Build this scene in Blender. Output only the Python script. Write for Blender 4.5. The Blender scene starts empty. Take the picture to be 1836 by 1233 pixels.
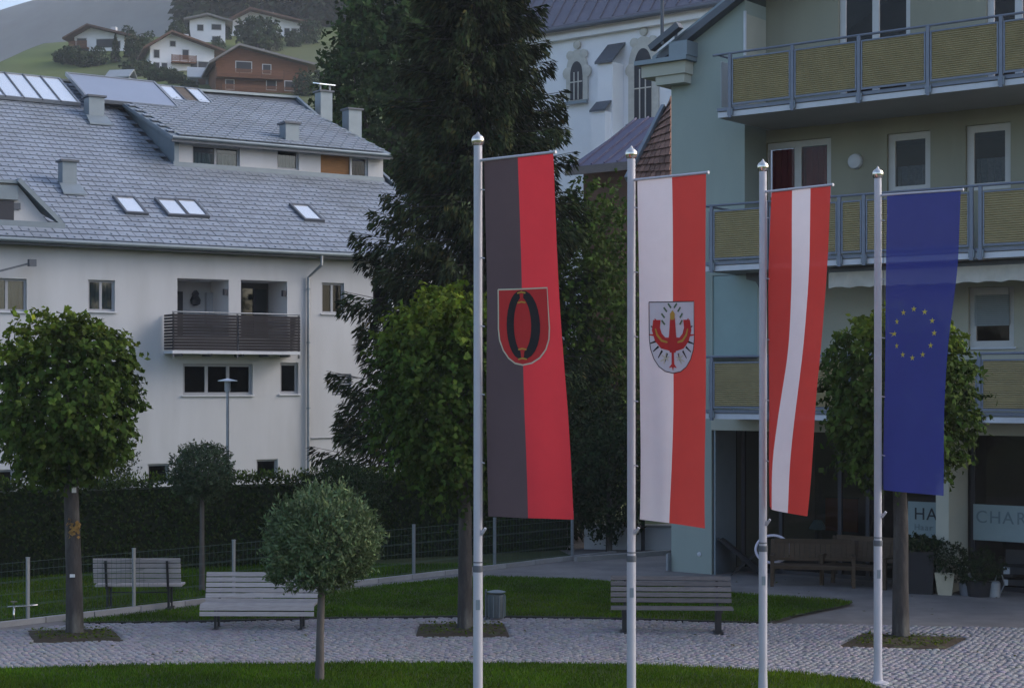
import bpy, bmesh, math, random
import numpy as np
from mathutils import Vector, Matrix

random.seed(7)
rng = np.random.default_rng(7)
scene = bpy.context.scene
R = math.radians
COL = scene.collection

# ------------------------------------------------------------------ camera
FPX, CU, HV, EYE = 3000.0, 918.0, 690.0, 4.2      # focal length / centre / horizon (photo pixels), eye height (m)
cam_d = bpy.data.cameras.new('camera')
cam_d.sensor_width = 36.0
cam_d.lens = 36.0 * FPX / 1836.0
cam_d.shift_y = (HV - 616.5) / 1836.0
cam_d.clip_start = 0.1
cam_d.clip_end = 5000
cam = bpy.data.objects.new('camera', cam_d)
COL.objects.link(cam)
cam.location = (0, 0, EYE)
cam.rotation_euler = (R(90), 0, 0)
scene.camera = cam

# ------------------------------------------------------------------ sky, sun, exposure
SUN_EL, SUN_AZ = 32.0, 82.0   
world = bpy.data.worlds.new('World')
scene.world = world
world.use_nodes = True
wn = world.node_tree.nodes
wl = world.node_tree.links
bg = wn['Background']
sky = wn.new('ShaderNodeTexSky')
sky.sky_type = 'NISHITA'
sky.sun_disc = False
sky.sun_elevation = R(SUN_EL)
sky.sun_rotation = R(SUN_AZ)
sky.altitude = 800
sky.air_density = 1.0
sky.dust_density = 5.0
sky.ozone_density = 1.0
wl.new(sky.outputs[0], bg.inputs[0])
bg.inputs[1].default_value = 0.15
sun_d = bpy.data.lights.new('sun', 'SUN')
sun_d.energy = 0.5
sun_d.angle = R(25)
sun_d.color = (1.0, 0.97, 0.94)
sun = bpy.data.objects.new('sun', sun_d)
COL.objects.link(sun)
sdir = Vector((math.sin(R(SUN_AZ)) * math.cos(R(SUN_EL)), math.cos(R(SUN_AZ)) * math.cos(R(SUN_EL)), math.sin(R(SUN_EL))))
sun.rotation_euler = sdir.to_track_quat('Z', 'Y').to_euler()
vs = scene.view_settings
vs.view_transform = 'Standard'
vs.look = 'None'
vs.exposure = 1.13
vs.gamma = 1.0
vs.use_curve_mapping = False
scene.render.engine = 'CYCLES'
cy = scene.cycles
cy.use_denoising = True
cy.max_bounces = 6
cy.diffuse_bounces = 3
cy.glossy_bounces = 3
cy.transmission_bounces = 4
cy.transparent_max_bounces = 8
cy.volume_bounces = 1
cy.caustics_reflective = False
cy.caustics_refractive = False

# ------------------------------------------------------------------ pixel helpers (measured on the photograph, used at real depths)
def at(u, v, Y):
    return Vector(((u - CU) / FPX * Y, Y, EYE - (v - HV) / FPX * Y))

def gnd(u, v, z=0.0):
    Y = (EYE - z) * FPX / (v - HV)
    return Vector(((u - CU) / FPX * Y, Y, z))

class Frame:
    """local frame of a building: x along the facade, y into the building, z up"""
    def __init__(self, x, y, z, deg):
        self.o = Vector((x, y, z)); self.deg = deg
        a = R(deg)
        self.d = Vector((math.cos(a), math.sin(a), 0)); self.n = Vector((-math.sin(a), math.cos(a), 0))
    def on(self, u, v, yc=0.0):
        rd = Vector(((u - CU) / FPX, 1.0, (HV - v) / FPX)); c = Vector((0, 0, EYE))
        k = (yc - (c - self.o).dot(self.n)) / rd.dot(self.n)
        p = c + rd * k - self.o
        return p.dot(self.d), p.z
    def on_plane(self, u, v, z0, y0, slope):          # z = z0 + (y - y0) * slope
        rd = Vector(((u - CU) / FPX, 1.0, (HV - v) / FPX)); c = Vector((0, 0, EYE)) - self.o
        ry, cyy = rd.dot(self.n), c.dot(self.n)
        k = (z0 + (cyy - y0) * slope - c.z) / (rd.z - ry * slope)
        p = c + rd * k
        return p.dot(self.d), p.dot(self.n), p.z
    def world(self, x, y, z):
        return self.o + self.d * x + self.n * y + Vector((0, 0, z))

# ------------------------------------------------------------------ materials
MATS = {}
def nod(nt, t, **kw):
    n = nt.nodes.new(t)
    for k, v in kw.items():
        setattr(n, k, v)
    return n

def mat(name, col, rough=0.8, var=0.12, scale=4.0, bump=0.0, bscale=40.0, metal=0.0, spec=0.3,
        rnd=0.0, attr=None, trans=0.0, col2=None, c2scale=1.0, c2lo=0.5, c2hi=0.65, stretch=None, coords='Object'):
    if name in MATS:
        return MATS[name]
    m = bpy.data.materials.new(name); m.use_nodes = True
    nt = m.node_tree; L = nt.links
    p = nt.nodes['Principled BSDF']
    p.inputs['Roughness'].default_value = rough
    p.inputs['Metallic'].default_value = metal
    p.inputs['Specular IOR Level'].default_value = spec
    tc = nod(nt, 'ShaderNodeTexCoord')
    src = tc.outputs[coords]
    if stretch:
        mp = nod(nt, 'ShaderNodeMapping'); mp.inputs['Scale'].default_value = stretch
        L.new(src, mp.inputs[0]); src = mp.outputs[0]
    base = nod(nt, 'ShaderNodeRGB'); base.outputs[0].default_value = (*col, 1)
    out = base.outputs[0]
    if attr:
        a = nod(nt, 'ShaderNodeAttribute', attribute_name=attr)
        mx = nod(nt, 'ShaderNodeMix', data_type='RGBA', blend_type='MULTIPLY'); mx.inputs[0].default_value = 1
        L.new(out, mx.inputs[6]); L.new(a.outputs['Color'], mx.inputs[7]); out = mx.outputs[2]
    if col2:
        n2 = nod(nt, 'ShaderNodeTexNoise'); n2.inputs['Scale'].default_value = c2scale; n2.inputs['Detail'].default_value = 6
        L.new(src, n2.inputs['Vector'])
        mr = nod(nt, 'ShaderNodeMapRange'); mr.inputs[1].default_value = c2lo; mr.inputs[2].default_value = c2hi
        L.new(n2.outputs[0], mr.inputs[0])
        mx = nod(nt, 'ShaderNodeMix', data_type='RGBA'); L.new(mr.outputs[0], mx.inputs[0]); L.new(out, mx.inputs[6])
        mx.inputs[7].default_value = (*col2, 1); out = mx.outputs[2]
    if var > 0:
        n1 = nod(nt, 'ShaderNodeTexNoise'); n1.inputs['Scale'].default_value = scale; n1.inputs['Detail'].default_value = 8
        n1.inputs['Roughness'].default_value = 0.65
        L.new(src, n1.inputs['Vector'])
        mr = nod(nt, 'ShaderNodeMapRange'); mr.inputs[1].default_value = 0.25; mr.inputs[2].default_value = 0.75
        mr.inputs[3].default_value = 1 - var; mr.inputs[4].default_value = 1 + var
        L.new(n1.outputs[0], mr.inputs[0])
        mx = nod(nt, 'ShaderNodeVectorMath', operation='SCALE'); L.new(out, mx.inputs[0]); L.new(mr.outputs[0], mx.inputs['Scale']); out = mx.outputs[0]
    if rnd > 0:
        oi = nod(nt, 'ShaderNodeObjectInfo')
        mr = nod(nt, 'ShaderNodeMapRange'); mr.inputs[3].default_value = 1 - rnd; mr.inputs[4].default_value = 1 + rnd
        L.new(oi.outputs['Random'], mr.inputs[0])
        mx = nod(nt, 'ShaderNodeVectorMath', operation='SCALE'); L.new(out, mx.inputs[0]); L.new(mr.outputs[0], mx.inputs['Scale']); out = mx.outputs[0]
    L.new(out, p.inputs['Base Color'])
    if bump > 0:
        nb = nod(nt, 'ShaderNodeTexNoise'); nb.inputs['Scale'].default_value = bscale; nb.inputs['Detail'].default_value = 4
        L.new(src, nb.inputs['Vector'])
        b = nod(nt, 'ShaderNodeBump'); b.inputs['Strength'].default_value = bump; b.inputs['Distance'].default_value = 0.02
        L.new(nb.outputs[0], b.inputs['Height']); L.new(b.outputs[0], p.inputs['Normal'])
    if trans > 0:
        t = nod(nt, 'ShaderNodeBsdfTranslucent'); L.new(out, t.inputs[0])
        ms = nod(nt, 'ShaderNodeMixShader'); ms.inputs[0].default_value = trans
        o = nt.nodes['Material Output']
        L.new(p.outputs[0], ms.inputs[1]); L.new(t.outputs[0], ms.inputs[2]); L.new(ms.outputs[0], o.inputs[0])
    MATS[name] = m
    return m

def glass(name, tint=(0.5, 0.52, 0.55), through=0.55, rough=0.03, refl=0.5):
    """window pane: part see-through, part mirror"""
    if name in MATS:
        return MATS[name]
    m = bpy.data.materials.new(name); m.use_nodes = True
    nt = m.node_tree; L = nt.links
    nt.nodes.remove(nt.nodes['Principled BSDF'])
    tr = nod(nt, 'ShaderNodeBsdfTransparent'); tr.inputs[0].default_value = (*[c * through for c in tint], 1)
    gl = nod(nt, 'ShaderNodeBsdfGlossy'); gl.inputs[0].default_value = (1, 1, 1, 1); gl.inputs['Roughness'].default_value = rough
    fr = nod(nt, 'ShaderNodeFresnel'); fr.inputs[0].default_value = 1.5
    mr = nod(nt, 'ShaderNodeMath', operation='MULTIPLY_ADD'); mr.inputs[1].default_value = 0.35 * max(refl, .5); mr.inputs[2].default_value = refl * 0.03
    L.new(fr.outputs[0], mr.inputs[0])
    ms = nod(nt, 'ShaderNodeMixShader'); L.new(mr.outputs[0], ms.inputs[0]); L.new(tr.outputs[0], ms.inputs[1]); L.new(gl.outputs[0], ms.inputs[2])
    L.new(ms.outputs[0], nt.nodes['Material Output'].inputs[0])
    MATS[name] = m
    return m

def cloth(name, col, through=0.0, trans=0.3):
    if name in MATS:
        return MATS[name]
    m = mat(name, col, 0.85, 0.05, 3, 0.12, 300, spec=0.15, trans=trans)
    if through > 0:
        nt = m.node_tree; L = nt.links; o = nt.nodes['Material Output']
        prev = o.inputs[0].links[0].from_socket
        t = nod(nt, 'ShaderNodeBsdfTransparent')
        ms = nod(nt, 'ShaderNodeMixShader'); ms.inputs[0].default_value = through
        L.new(prev, ms.inputs[1]); L.new(t.outputs[0], ms.inputs[2]); L.new(ms.outputs[0], o.inputs[0])
    return m

M = {
 'plaster': lambda: mat('plaster', (0.50, 0.51, 0.54), 0.9, 0.06, 0.9, 0.15, 60, col2=(0.41, 0.415, 0.43), c2scale=0.8, c2lo=0.45, c2hi=0.8, stretch=(1, 1, 0.22)),
 'plaster_cream': lambda: mat('plaster_cream', (0.42, 0.42, 0.36), 0.9, 0.06, 0.7, 0.15, 60),
 'plaster_green': lambda: mat('plaster_green', (0.30, 0.35, 0.325), 0.9, 0.08, 0.9, 0.2, 60, col2=(0.25, 0.29, 0.27), c2scale=0.9, c2lo=0.5, c2hi=0.8, stretch=(1, 1, 0.2)),
 'plaster_olive': lambda: mat('plaster_olive', (0.29, 0.285, 0.225), 0.9, 0.08, 0.9, 0.2, 60, col2=(0.24, 0.235, 0.19), c2scale=0.8, c2lo=0.5, c2hi=0.8, stretch=(1, 1, 0.2)),
 'church_white': lambda: mat('church_white', (0.80, 0.80, 0.84), 0.9, 0.06, 0.5, 0.1, 40),
 'stone_trim': lambda: mat('stone_trim', (0.52, 0.50, 0.46), 0.9, 0.15, 3),
 'zinc': lambda: mat('zinc', (0.255, 0.288, 0.345), 0.55, 0.16, 1.2, metal=0.3, spec=0.4, rnd=0.10, col2=(0.21, 0.235, 0.27), c2scale=0.5, c2lo=0.45, c2hi=0.65),
 'zinc_plain': lambda: mat('zinc_plain', (0.19, 0.23, 0.265), 0.5, 0.12, 2.0, metal=0.35, spec=0.5),
 'zinc_dark': lambda: mat('zinc_dark', (0.10, 0.11, 0.13), 0.5, 0.1, 3, metal=0.3),
 'church_roof': lambda: mat('church_roof', (0.13, 0.125, 0.16), 0.55, 0.15, 1.5, metal=0.2, spec=0.4),
 'purple_metal': lambda: mat('purple_metal', (0.05, 0.05, 0.105), 0.45, 0.12, 2, metal=0.2, spec=0.4),
 'rust_shingle': lambda: mat('rust_shingle', (0.20, 0.11, 0.08), 0.9, 0.3, 5, 0.3, 20, rnd=0.3),
 'frame_white': lambda: mat('frame_white', (0.55, 0.55, 0.56), 0.6, 0.05, 5),
 'frame_grey': lambda: mat('frame_grey', (0.33, 0.34, 0.37), 0.6, 0.08, 5),
 'frame_dark': lambda: mat('frame_dark', (0.035, 0.036, 0.045), 0.5, 0.1, 5),
 'rail_steel': lambda: mat('rail_steel', (0.17, 0.19, 0.24), 0.5, 0.1, 5, metal=0.3),
 'tan_panel': lambda: mat('tan_panel', (0.32, 0.265, 0.145), 0.8, 0.14, 3),
 'fascia': lambda: mat('fascia', (0.55, 0.57, 0.62), 0.6, 0.1, 3),
 'concrete': lambda: mat('concrete', (0.30, 0.29, 0.28), 0.9, 0.15, 3, 0.2, 50),
 'soffit': lambda: mat('soffit', (0.36, 0.36, 0.35), 0.9, 0.06, 2),
 'wood_dark': lambda: mat('wood_dark', (0.026, 0.024, 0.028), 0.85, 0.25, 6, 0.2, 30, rnd=0.25, stretch=(1, 8, 8)),
 'wood_weathered': lambda: mat('wood_weathered', (0.36, 0.33, 0.33), 0.85, 0.22, 5, 0.25, 30, rnd=0.12, stretch=(1, 10, 10)),
 'wood_weathered_dark': lambda: mat('wood_weathered_dark', (0.14, 0.127, 0.127), 0.85, 0.3, 5, 0.25, 30, rnd=0.2, stretch=(1, 10, 10)),
 'wood_teak': lambda: mat('wood_teak', (0.066, 0.044, 0.028), 0.75, 0.25, 5, 0.2, 30, rnd=0.15, stretch=(1, 8, 8)),
 'wood_orange': lambda: mat('wood_orange', (0.22, 0.11, 0.045), 0.8, 0.25, 3, 0.2, 20, rnd=0.1, stretch=(1, 1, 6)),
 'wood_chalet': lambda: mat('wood_chalet', (0.17, 0.075, 0.04), 0.85, 0.25, 1.0, rnd=0.1, stretch=(1, 1, 6)),
 'wood_chalet_dark': lambda: mat('wood_chalet_dark', (0.09, 0.05, 0.035), 0.85, 0.25, 1.0, rnd=0.1),
 'iron': lambda: mat('iron', (0.018, 0.018, 0.021), 0.55, 0.1, 6, spec=0.4),
 'galv': lambda: mat('galv', (0.26, 0.28, 0.31), 0.45, 0.12, 6, metal=0.5, spec=0.5),
 'alu': lambda: mat('alu', (0.42, 0.42, 0.47), 0.5, 0.08, 3, metal=0.15, spec=0.5),
 'chrome': lambda: mat('chrome', (0.66, 0.62, 0.56), 0.16, 0.05, 4, metal=1.0),
 'wire': lambda: mat('wire', (0.05, 0.08, 0.07), 0.5, 0.1, 5),
 'bark': lambda: mat('bark', (0.048, 0.043, 0.041), 0.95, 0.4, 9, 0.9, 22, stretch=(1, 1, 0.3), col2=(0.10, 0.095, 0.085), c2scale=4.0, c2lo=0.52, c2hi=0.66),
 'bark_pale': lambda: mat('bark_pale', (0.095, 0.085, 0.08), 0.95, 0.25, 9, 0.4, 25, stretch=(1, 1, 0.35)),
 'lichen': lambda: mat('lichen', (0.22, 0.13, 0.04), 0.95, 0.3, 20),
 'tag_white': lambda: mat('tag_white', (0.6, 0.6, 0.6), 0.6, 0.05),
 'soil': lambda: mat('soil', (0.045, 0.032, 0.022), 0.95, 0.4, 8, 0.6, 30, col2=(0.06, 0.07, 0.03), c2scale=5, c2lo=0.55, c2hi=0.65),
 'kerb': lambda: mat('kerb', (0.30, 0.29, 0.29), 0.9, 0.18, 4, 0.2, 40, rnd=0.08),
 'joint': lambda: mat('joint', (0.165, 0.16, 0.17), 0.95, 0.25, 10, 0.3, 60),
 'sett': lambda: mat('sett', (0.24, 0.23, 0.245), 0.85, 0.12, 14, 0.25, 60, attr='tint'),
 'plaza': lambda: mat('plaza', (0.19, 0.175, 0.17), 0.9, 0.22, 1.6, 0.25, 60, col2=(0.15, 0.14, 0.14), c2scale=0.5, c2lo=0.45, c2hi=0.6),
 'grass_soil': lambda: mat('grass_soil', (0.035, 0.05, 0.015), 0.95, 0.3, 4, 0.5, 50, col2=(0.05, 0.055, 0.02), c2scale=1.2),
 'grass_blade': lambda: mat('grass_blade', (0.054, 0.112, 0.004), 0.8, 0.25, 0.8, attr='tint', trans=0.3, spec=0.1),
 'meadow': lambda: mat('meadow', (0.082, 0.112, 0.028), 0.95, 0.2, 0.05, 0.0, col2=(0.075, 0.09, 0.035), c2scale=0.03, c2lo=0.45, c2hi=0.6),
 'mountain': lambda: mat('mountain', (0.06, 0.072, 0.072), 0.95, 0.45, 0.03, 0, col2=(0.05, 0.06, 0.05), c2scale=0.008, c2lo=0.55, c2hi=0.65),
 'leaf_lime': lambda: mat('leaf_lime', (0.043, 0.074, 0.012), 0.75, 0.25, 1.2, attr='tint', trans=0.25, spec=0.12),
 'leaf_spruce': lambda: mat('leaf_spruce', (0.024, 0.033, 0.013), 0.85, 0.25, 0.7, attr='tint', trans=0.06, spec=0.08),
 'leaf_silver': lambda: mat('leaf_silver', (0.085, 0.125, 0.055), 0.7, 0.15, 2, attr='tint', trans=0.22, spec=0.25),
 'leaf_globe': lambda: mat('leaf_globe', (0.05, 0.075, 0.04), 0.75, 0.2, 2, attr='tint', trans=0.22, spec=0.2),
 'leaf_hedge': lambda: mat('leaf_hedge', (0.024, 0.040, 0.011), 0.85, 0.25, 1.5, attr='tint', trans=0.15, spec=0.08),
 'leaf_dark': lambda: mat('leaf_dark', (0.022, 0.036, 0.015), 0.85, 0.25, 0.8, attr='tint', trans=0.12, spec=0.08),
 'leaf_round': lambda: mat('leaf_round', (0.030, 0.054, 0.016), 0.85, 0.25, 0.8, attr='tint', trans=0.15, spec=0.08),
 'leaf_far': lambda: mat('leaf_far', (0.032, 0.05, 0.024), 0.9, 0.25, 0.2, attr='tint', trans=0.1, spec=0.1),
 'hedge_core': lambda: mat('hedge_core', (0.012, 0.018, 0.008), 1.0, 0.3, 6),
 'solar': lambda: mat('solar', (0.05, 0.07, 0.11), 0.09, 0.05, 1, spec=1.0, metal=0.0),
 'mirror_glass': lambda: mat('mirror_glass', (0.90, 0.91, 0.92), 0.25, 0.03, 1, metal=0.75),
 'screen_teal': lambda: mat('screen_teal', (0.17, 0.27, 0.29), 0.3, 0.12, 0.8, spec=0.5),
 'curtain': lambda: mat('curtain', (0.38, 0.43, 0.47), 0.9, 0.08, 4, trans=0.3),
 'curtain_red': lambda: mat('curtain_red', (0.22, 0.02, 0.03), 0.9, 0.1, 4),
 'lace': lambda: mat('lace', (0.20, 0.24, 0.26), 0.9, 0.25, 20, trans=0.3),
 'interior': lambda: mat('interior', (0.10, 0.095, 0.095), 0.9, 0.2, 1),
 'poster_orange': lambda: mat('poster_orange', (0.20, 0.05, 0.02), 0.7, 0.2, 3),
 'teal_shade': lambda: mat('teal_shade', (0.25, 0.42, 0.43), 0.7, 0.1),
 'sign_board': lambda: mat('sign_board', (0.24, 0.31, 0.33), 0.6, 0.06, 3),
 'sign_ink': lambda: mat('sign_ink', (0.03, 0.035, 0.045), 0.6, 0.05),
 'sign_ink_soft': lambda: mat('sign_ink_soft', (0.13, 0.18, 0.21), 0.6, 0.05),
 'pot_cream': lambda: mat('pot_cream', (0.42, 0.39, 0.30), 0.7, 0.1, 4),
 'pot_grey': lambda: mat('pot_grey', (0.16, 0.17, 0.20), 0.7, 0.1, 4),
 'pot_black': lambda: mat('pot_black', (0.02, 0.02, 0.024), 0.6, 0.1, 4),
 'cushion': lambda: mat('cushion', (0.45, 0.50, 0.55), 0.9, 0.08, 6),
 'bin_metal': lambda: mat('bin_metal', (0.12, 0.14, 0.15), 0.5, 0.12, 5, metal=0.4),
 'hoop': lambda: mat('hoop', (0.62, 0.57, 0.66), 0.5, 0.05),
}
class _L(dict):
    def __getitem__(self, k):
        v = dict.__getitem__(self, k)
        return v() if callable(v) else v
M = _L(M)

# ------------------------------------------------------------------ mesh builders
class MB:
    def __init__(self):
        self.v = []; self.f = []; self.m = []
    def _a(self, vs, fs, mi=0):
        b = len(self.v)
        self.v += [tuple(p) for p in vs]
        self.f += [tuple(b + i for i in f) for f in fs]
        self.m += [mi] * len(fs)
        return self
    def box(self, x0, x1, y0, y1, z0, z1, mi=0, mtx=None):
        vs = [Vector((x, y, z)) for x in (x0, x1) for y in (y0, y1) for z in (z0, z1)]
        if mtx is not None:
            vs = [mtx @ p for p in vs]
        return self._a(vs, [(0, 1, 3, 2), (4, 6, 7, 5), (0, 4, 5, 1), (2, 3, 7, 6), (0, 2, 6, 4), (1, 5, 7, 3)], mi)
    def bar(self, p, q, w, h, up=(0, 0, 1), mi=0):
        p, q = Vector(p), Vector(q); d = (q - p); L = d.length; d.normalize()
        s = d.cross(Vector(up))
        if s.length < 1e-4: s = d.cross(Vector((1, 0, 0)))
        s.normalize(); t = s.cross(d)
        vs = []
        for e in (p, q):
            for a, b in ((-1, -1), (1, -1), (1, 1), (-1, 1)):
                vs.append(e + s * (a * w / 2) + t * (b * h / 2))
        return self._a(vs, [(3, 2, 1, 0), (4, 5, 6, 7), (0, 1, 5, 4), (1, 2, 6, 5), (2, 3, 7, 6), (3, 0, 4, 7)], mi)
    def tube(self, pts, r, n=8, cap=True, mi=0):
        pts = [Vector(p) for p in pts]
        rs = r if isinstance(r, (list, tuple)) else [r] * len(pts)
        vs = []; fs = []
        ref = None
        for i, p in enumerate(pts):
            d = (pts[min(i + 1, len(pts) - 1)] - pts[max(i - 1, 0)]).normalized()
            if ref is None:
                ref = d.cross(Vector((0, 0, 1)))
                if ref.length < 1e-3: ref = d.cross(Vector((1, 0, 0)))
            s = (ref - d * ref.dot(d)).normalized(); ref = s; t = d.cross(s)
            for k in range(n):
                a = 2 * math.pi * k / n
                vs.append(p + (s * math.cos(a) + t * math.sin(a)) * rs[i])
        for i in range(len(pts) - 1):
            for k in range(n):
                fs.append((i * n + k, i * n + (k + 1) % n, (i + 1) * n + (k + 1) % n, (i + 1) * n + k))
        if cap:
            fs.append(tuple(range(n - 1, -1, -1))); e = (len(pts) - 1) * n; fs.append(tuple(e + k for k in range(n)))
        return self._a(vs, fs, mi)
    def lathe(self, prof, n=16, c=(0, 0, 0), mi=0):
        vs = []; fs = []
        for r, z in prof:
            for k in range(n):
                a = 2 * math.pi * k / n
                vs.append((c[0] + r * math.cos(a), c[1] + r * math.sin(a), c[2] + z))
        for i in range(len(prof) - 1):
            for k in range(n):
                fs.append((i * n + k, i * n + (k + 1) % n, (i + 1) * n + (k + 1) % n, (i + 1) * n + k))
        fs.append(tuple(range(n - 1, -1, -1))); e = (len(prof) - 1) * n; fs.append(tuple(e + k for k in range(n)))
        return self._a(vs, fs, mi)
    def quad(self, a, b, c, d, mi=0):
        return self._a([a, b, c, d], [(0, 1, 2, 3)], mi)
    def poly(self, pts, mi=0):
        return self._a(pts, [tuple(range(len(pts)))], mi)
    def prism(self, pts, off, mi=0):
        """polygon pts extruded by vector off"""
        o = Vector(off); n = len(pts)
        vs = [Vector(p) for p in pts] + [Vector(p) + o for p in pts]
        fs = [tuple(range(n - 1, -1, -1)), tuple(range(n, 2 * n))] + [(i, (i + 1) % n, n + (i + 1) % n, n + i) for i in range(n)]
        return self._a(vs, fs, mi)
    def mesh(self, name, mats, smooth=False):
        me = bpy.data.meshes.new(name)
        me.from_pydata(self.v, [], self.f)
        if not isinstance(mats, (list, tuple)): mats = [mats]
        for m in mats: me.materials.append(m)
        if len(mats) > 1:
            me.polygons.foreach_set('material_index', self.m)
        bm = bmesh.new(); bm.from_mesh(me)
        bmesh.ops.recalc_face_normals(bm, faces=bm.faces)
        if smooth:
            for e in bm.edges:
                if len(e.link_faces) == 2 and e.calc_face_angle(0) > 0.7: e.smooth = False
        bm.to_mesh(me); bm.free()
        if smooth:
            me.polygons.foreach_set('use_smooth', [True] * len(me.polygons))
            me.update()
        return me
    def build(self, name, mats, parent=None, loc=(0, 0, 0), smooth=False, rot=(0, 0, 0)):
        return link(name, self.mesh(name, mats, smooth), parent, loc, rot)

def link(name, me, parent=None, loc=(0, 0, 0), rot=(0, 0, 0)):
    o = bpy.data.objects.new(name, me); COL.objects.link(o)
    o.parent = parent; o.location = loc; o.rotation_euler = rot
    return o

def tag(o, label=None, cat=None, group=None, kind=None):
    if label: o['label'] = label
    if cat: o['category'] = cat
    if group: o['group'] = group
    if kind: o['kind'] = kind
    return o

def thing(name, label, cat, loc=(0, 0, 0), rz=0.0, group=None):
    o = bpy.data.objects.new(name, None); COL.objects.link(o)
    o.location = loc; o.rotation_euler = (0, 0, rz); o.empty_display_size = 0.3
    return tag(o, label, cat, group)

def copy_tree(o, parent=None):
    c = o.copy(); COL.objects.link(c); c.parent = parent
    for ch in list(o.children): copy_tree(ch, c)
    return c

def np_mesh(name, verts, quads, mats, tint=None, smooth=False):
    me = bpy.data.meshes.new(name)
    nv, nf = len(verts), len(quads); k = quads.shape[1]
    me.vertices.add(nv); me.vertices.foreach_set('co', np.ascontiguousarray(verts, dtype=np.float32).ravel())
    me.loops.add(nf * k); me.loops.foreach_set('vertex_index', np.ascontiguousarray(quads, dtype=np.int32).ravel())
    me.polygons.add(nf); me.polygons.foreach_set('loop_start', np.arange(0, nf * k, k, dtype=np.int32))
    if smooth: me.polygons.foreach_set('use_smooth', np.ones(nf, dtype=bool))
    me.materials.append(mats)
    if tint is not None:
        a = me.color_attributes.new('tint', 'FLOAT_COLOR', 'POINT')
        c = np.ones((nv, 4), dtype=np.float32); c[:, :3] = tint
        a.data.foreach_set('color', c.ravel())
    me.update(calc_edges=True)
    me.validate()
    return me

def unit(a):
    return a / np.maximum(np.linalg.norm(a, axis=1, keepdims=True), 1e-9)

def leaves(C, D, N, L, W, tint_fn=None, base=None, fold=0.15):
    """kite-shaped leaves: centres C, directions D, face normals N, lengths L, widths W -> verts, quads, tint"""
    n = len(C)
    D = unit(D); S = unit(np.cross(D, N)); N2 = np.cross(S, D)
    L = np.broadcast_to(L, (n,))[:, None]; W = np.broadcast_to(W, (n,))[:, None]
    v = np.empty((n, 4, 3))
    v[:, 0] = C - D * L * 0.5
    v[:, 1] = C + S * W * 0.5 + N2 * W * fold - D * L * 0.08
    v[:, 2] = C + D * L * 0.5
    v[:, 3] = C - S * W * 0.5 + N2 * W * fold - D * L * 0.08
    q = np.arange(n * 4).reshape(n, 4)
    if base is None:
        base = np.ones((n, 3))
    t = np.repeat(base[:, None, :], 4, axis=1).reshape(-1, 3)
    return v.reshape(-1, 3), q, t

def tints(n, lo=0.7, hi=1.35, hue=0.12):
    k = rng.uniform(lo, hi, (n, 1)); t = np.repeat(k, 3, axis=1)
    t[:, 0] *= 1 + rng.normal(0, hue, n); t[:, 2] *= 1 + rng.normal(0, hue, n)
    return np.clip(t, 0.2, 2.5)

def clump_noise(P, seed, freq):
    """cheap smooth 3-D noise in [-1, 1]"""
    g = np.random.default_rng(seed); out = np.zeros(len(P))
    for k in range(6):
        w = g.normal(0, freq * (1 + 0.35 * k), 3); out += np.sin(P @ w + g.uniform(0, 6.28)) / (1 + 0.4 * k)
    return out / 2.6

# ================================================================== terrain
def smooth(a, b, x):
    t = np.clip((x - a) / (b - a), 0, 1); return t * t * (3 - 2 * t)

_RY = [-100, 85, 120, 180, 230, 270, 300, 330, 450, 700, 1400]
_RZ = [-0.06, -0.06, 12, 31, 44.5, 55.5, 65.5, 75, 124, 200, 270]
def terrain_h(X, Y):
    X = np.asarray(X, float); Y = np.asarray(Y, float)
    r = np.interp(Y, _RY, _RZ)
    plateau = np.where(Y > 300, 65.5 - (Y - 300) * 0.35, r)
    w = smooth(-.225, -.190, X / np.maximum(Y, 1.0))
    z = plateau * (1 - w) + r * w
    drop = np.clip(-84 - X, 0, None) * 0.45 * smooth(100, 250, Y)
    z = np.where(Y > 85, np.maximum(z - drop, -0.06), -0.06)
    z = z + np.where(Y > 120, np.sin(X * 0.11 + Y * 0.05) * 0.5 + np.sin(X * 0.05 - Y * 0.09) * 0.6, 0)
    return z

xs = np.unique(np.concatenate([np.linspace(-1500, -160, 26), np.linspace(-160, 160, 81), np.linspace(160, 1200, 20)]))
ys = np.unique(np.concatenate([np.linspace(-60, 80, 8), np.linspace(80, 480, 101), np.linspace(480, 2100, 20)]))
GX, GY = np.meshgrid(xs, ys)
GZ = terrain_h(GX, GY)
V = np.stack([GX.ravel(), GY.ravel(), GZ.ravel()], 1)
nx, ny = len(xs), len(ys)
i, j = np.meshgrid(np.arange(nx - 1), np.arange(ny - 1))
q0 = (j * nx + i).ravel()
Q = np.stack([q0, q0 + 1, q0 + 1 + nx, q0 + nx], 1)
tag(link('ground', np_mesh('ground', V, Q, M['meadow'], smooth=True)), kind='structure')

def hit(u, v):
    """point where a sight line meets the hillside"""
    Y = np.linspace(90, 520, 2000)
    X = (u - CU) / FPX * Y; Z = EYE - (v - HV) / FPX * Y
    k = np.argmax(terrain_h(X, Y) >= Z)
    return Vector((float(X[k]), float(Y[k]), float(terrain_h(X[k], Y[k]))))

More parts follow.
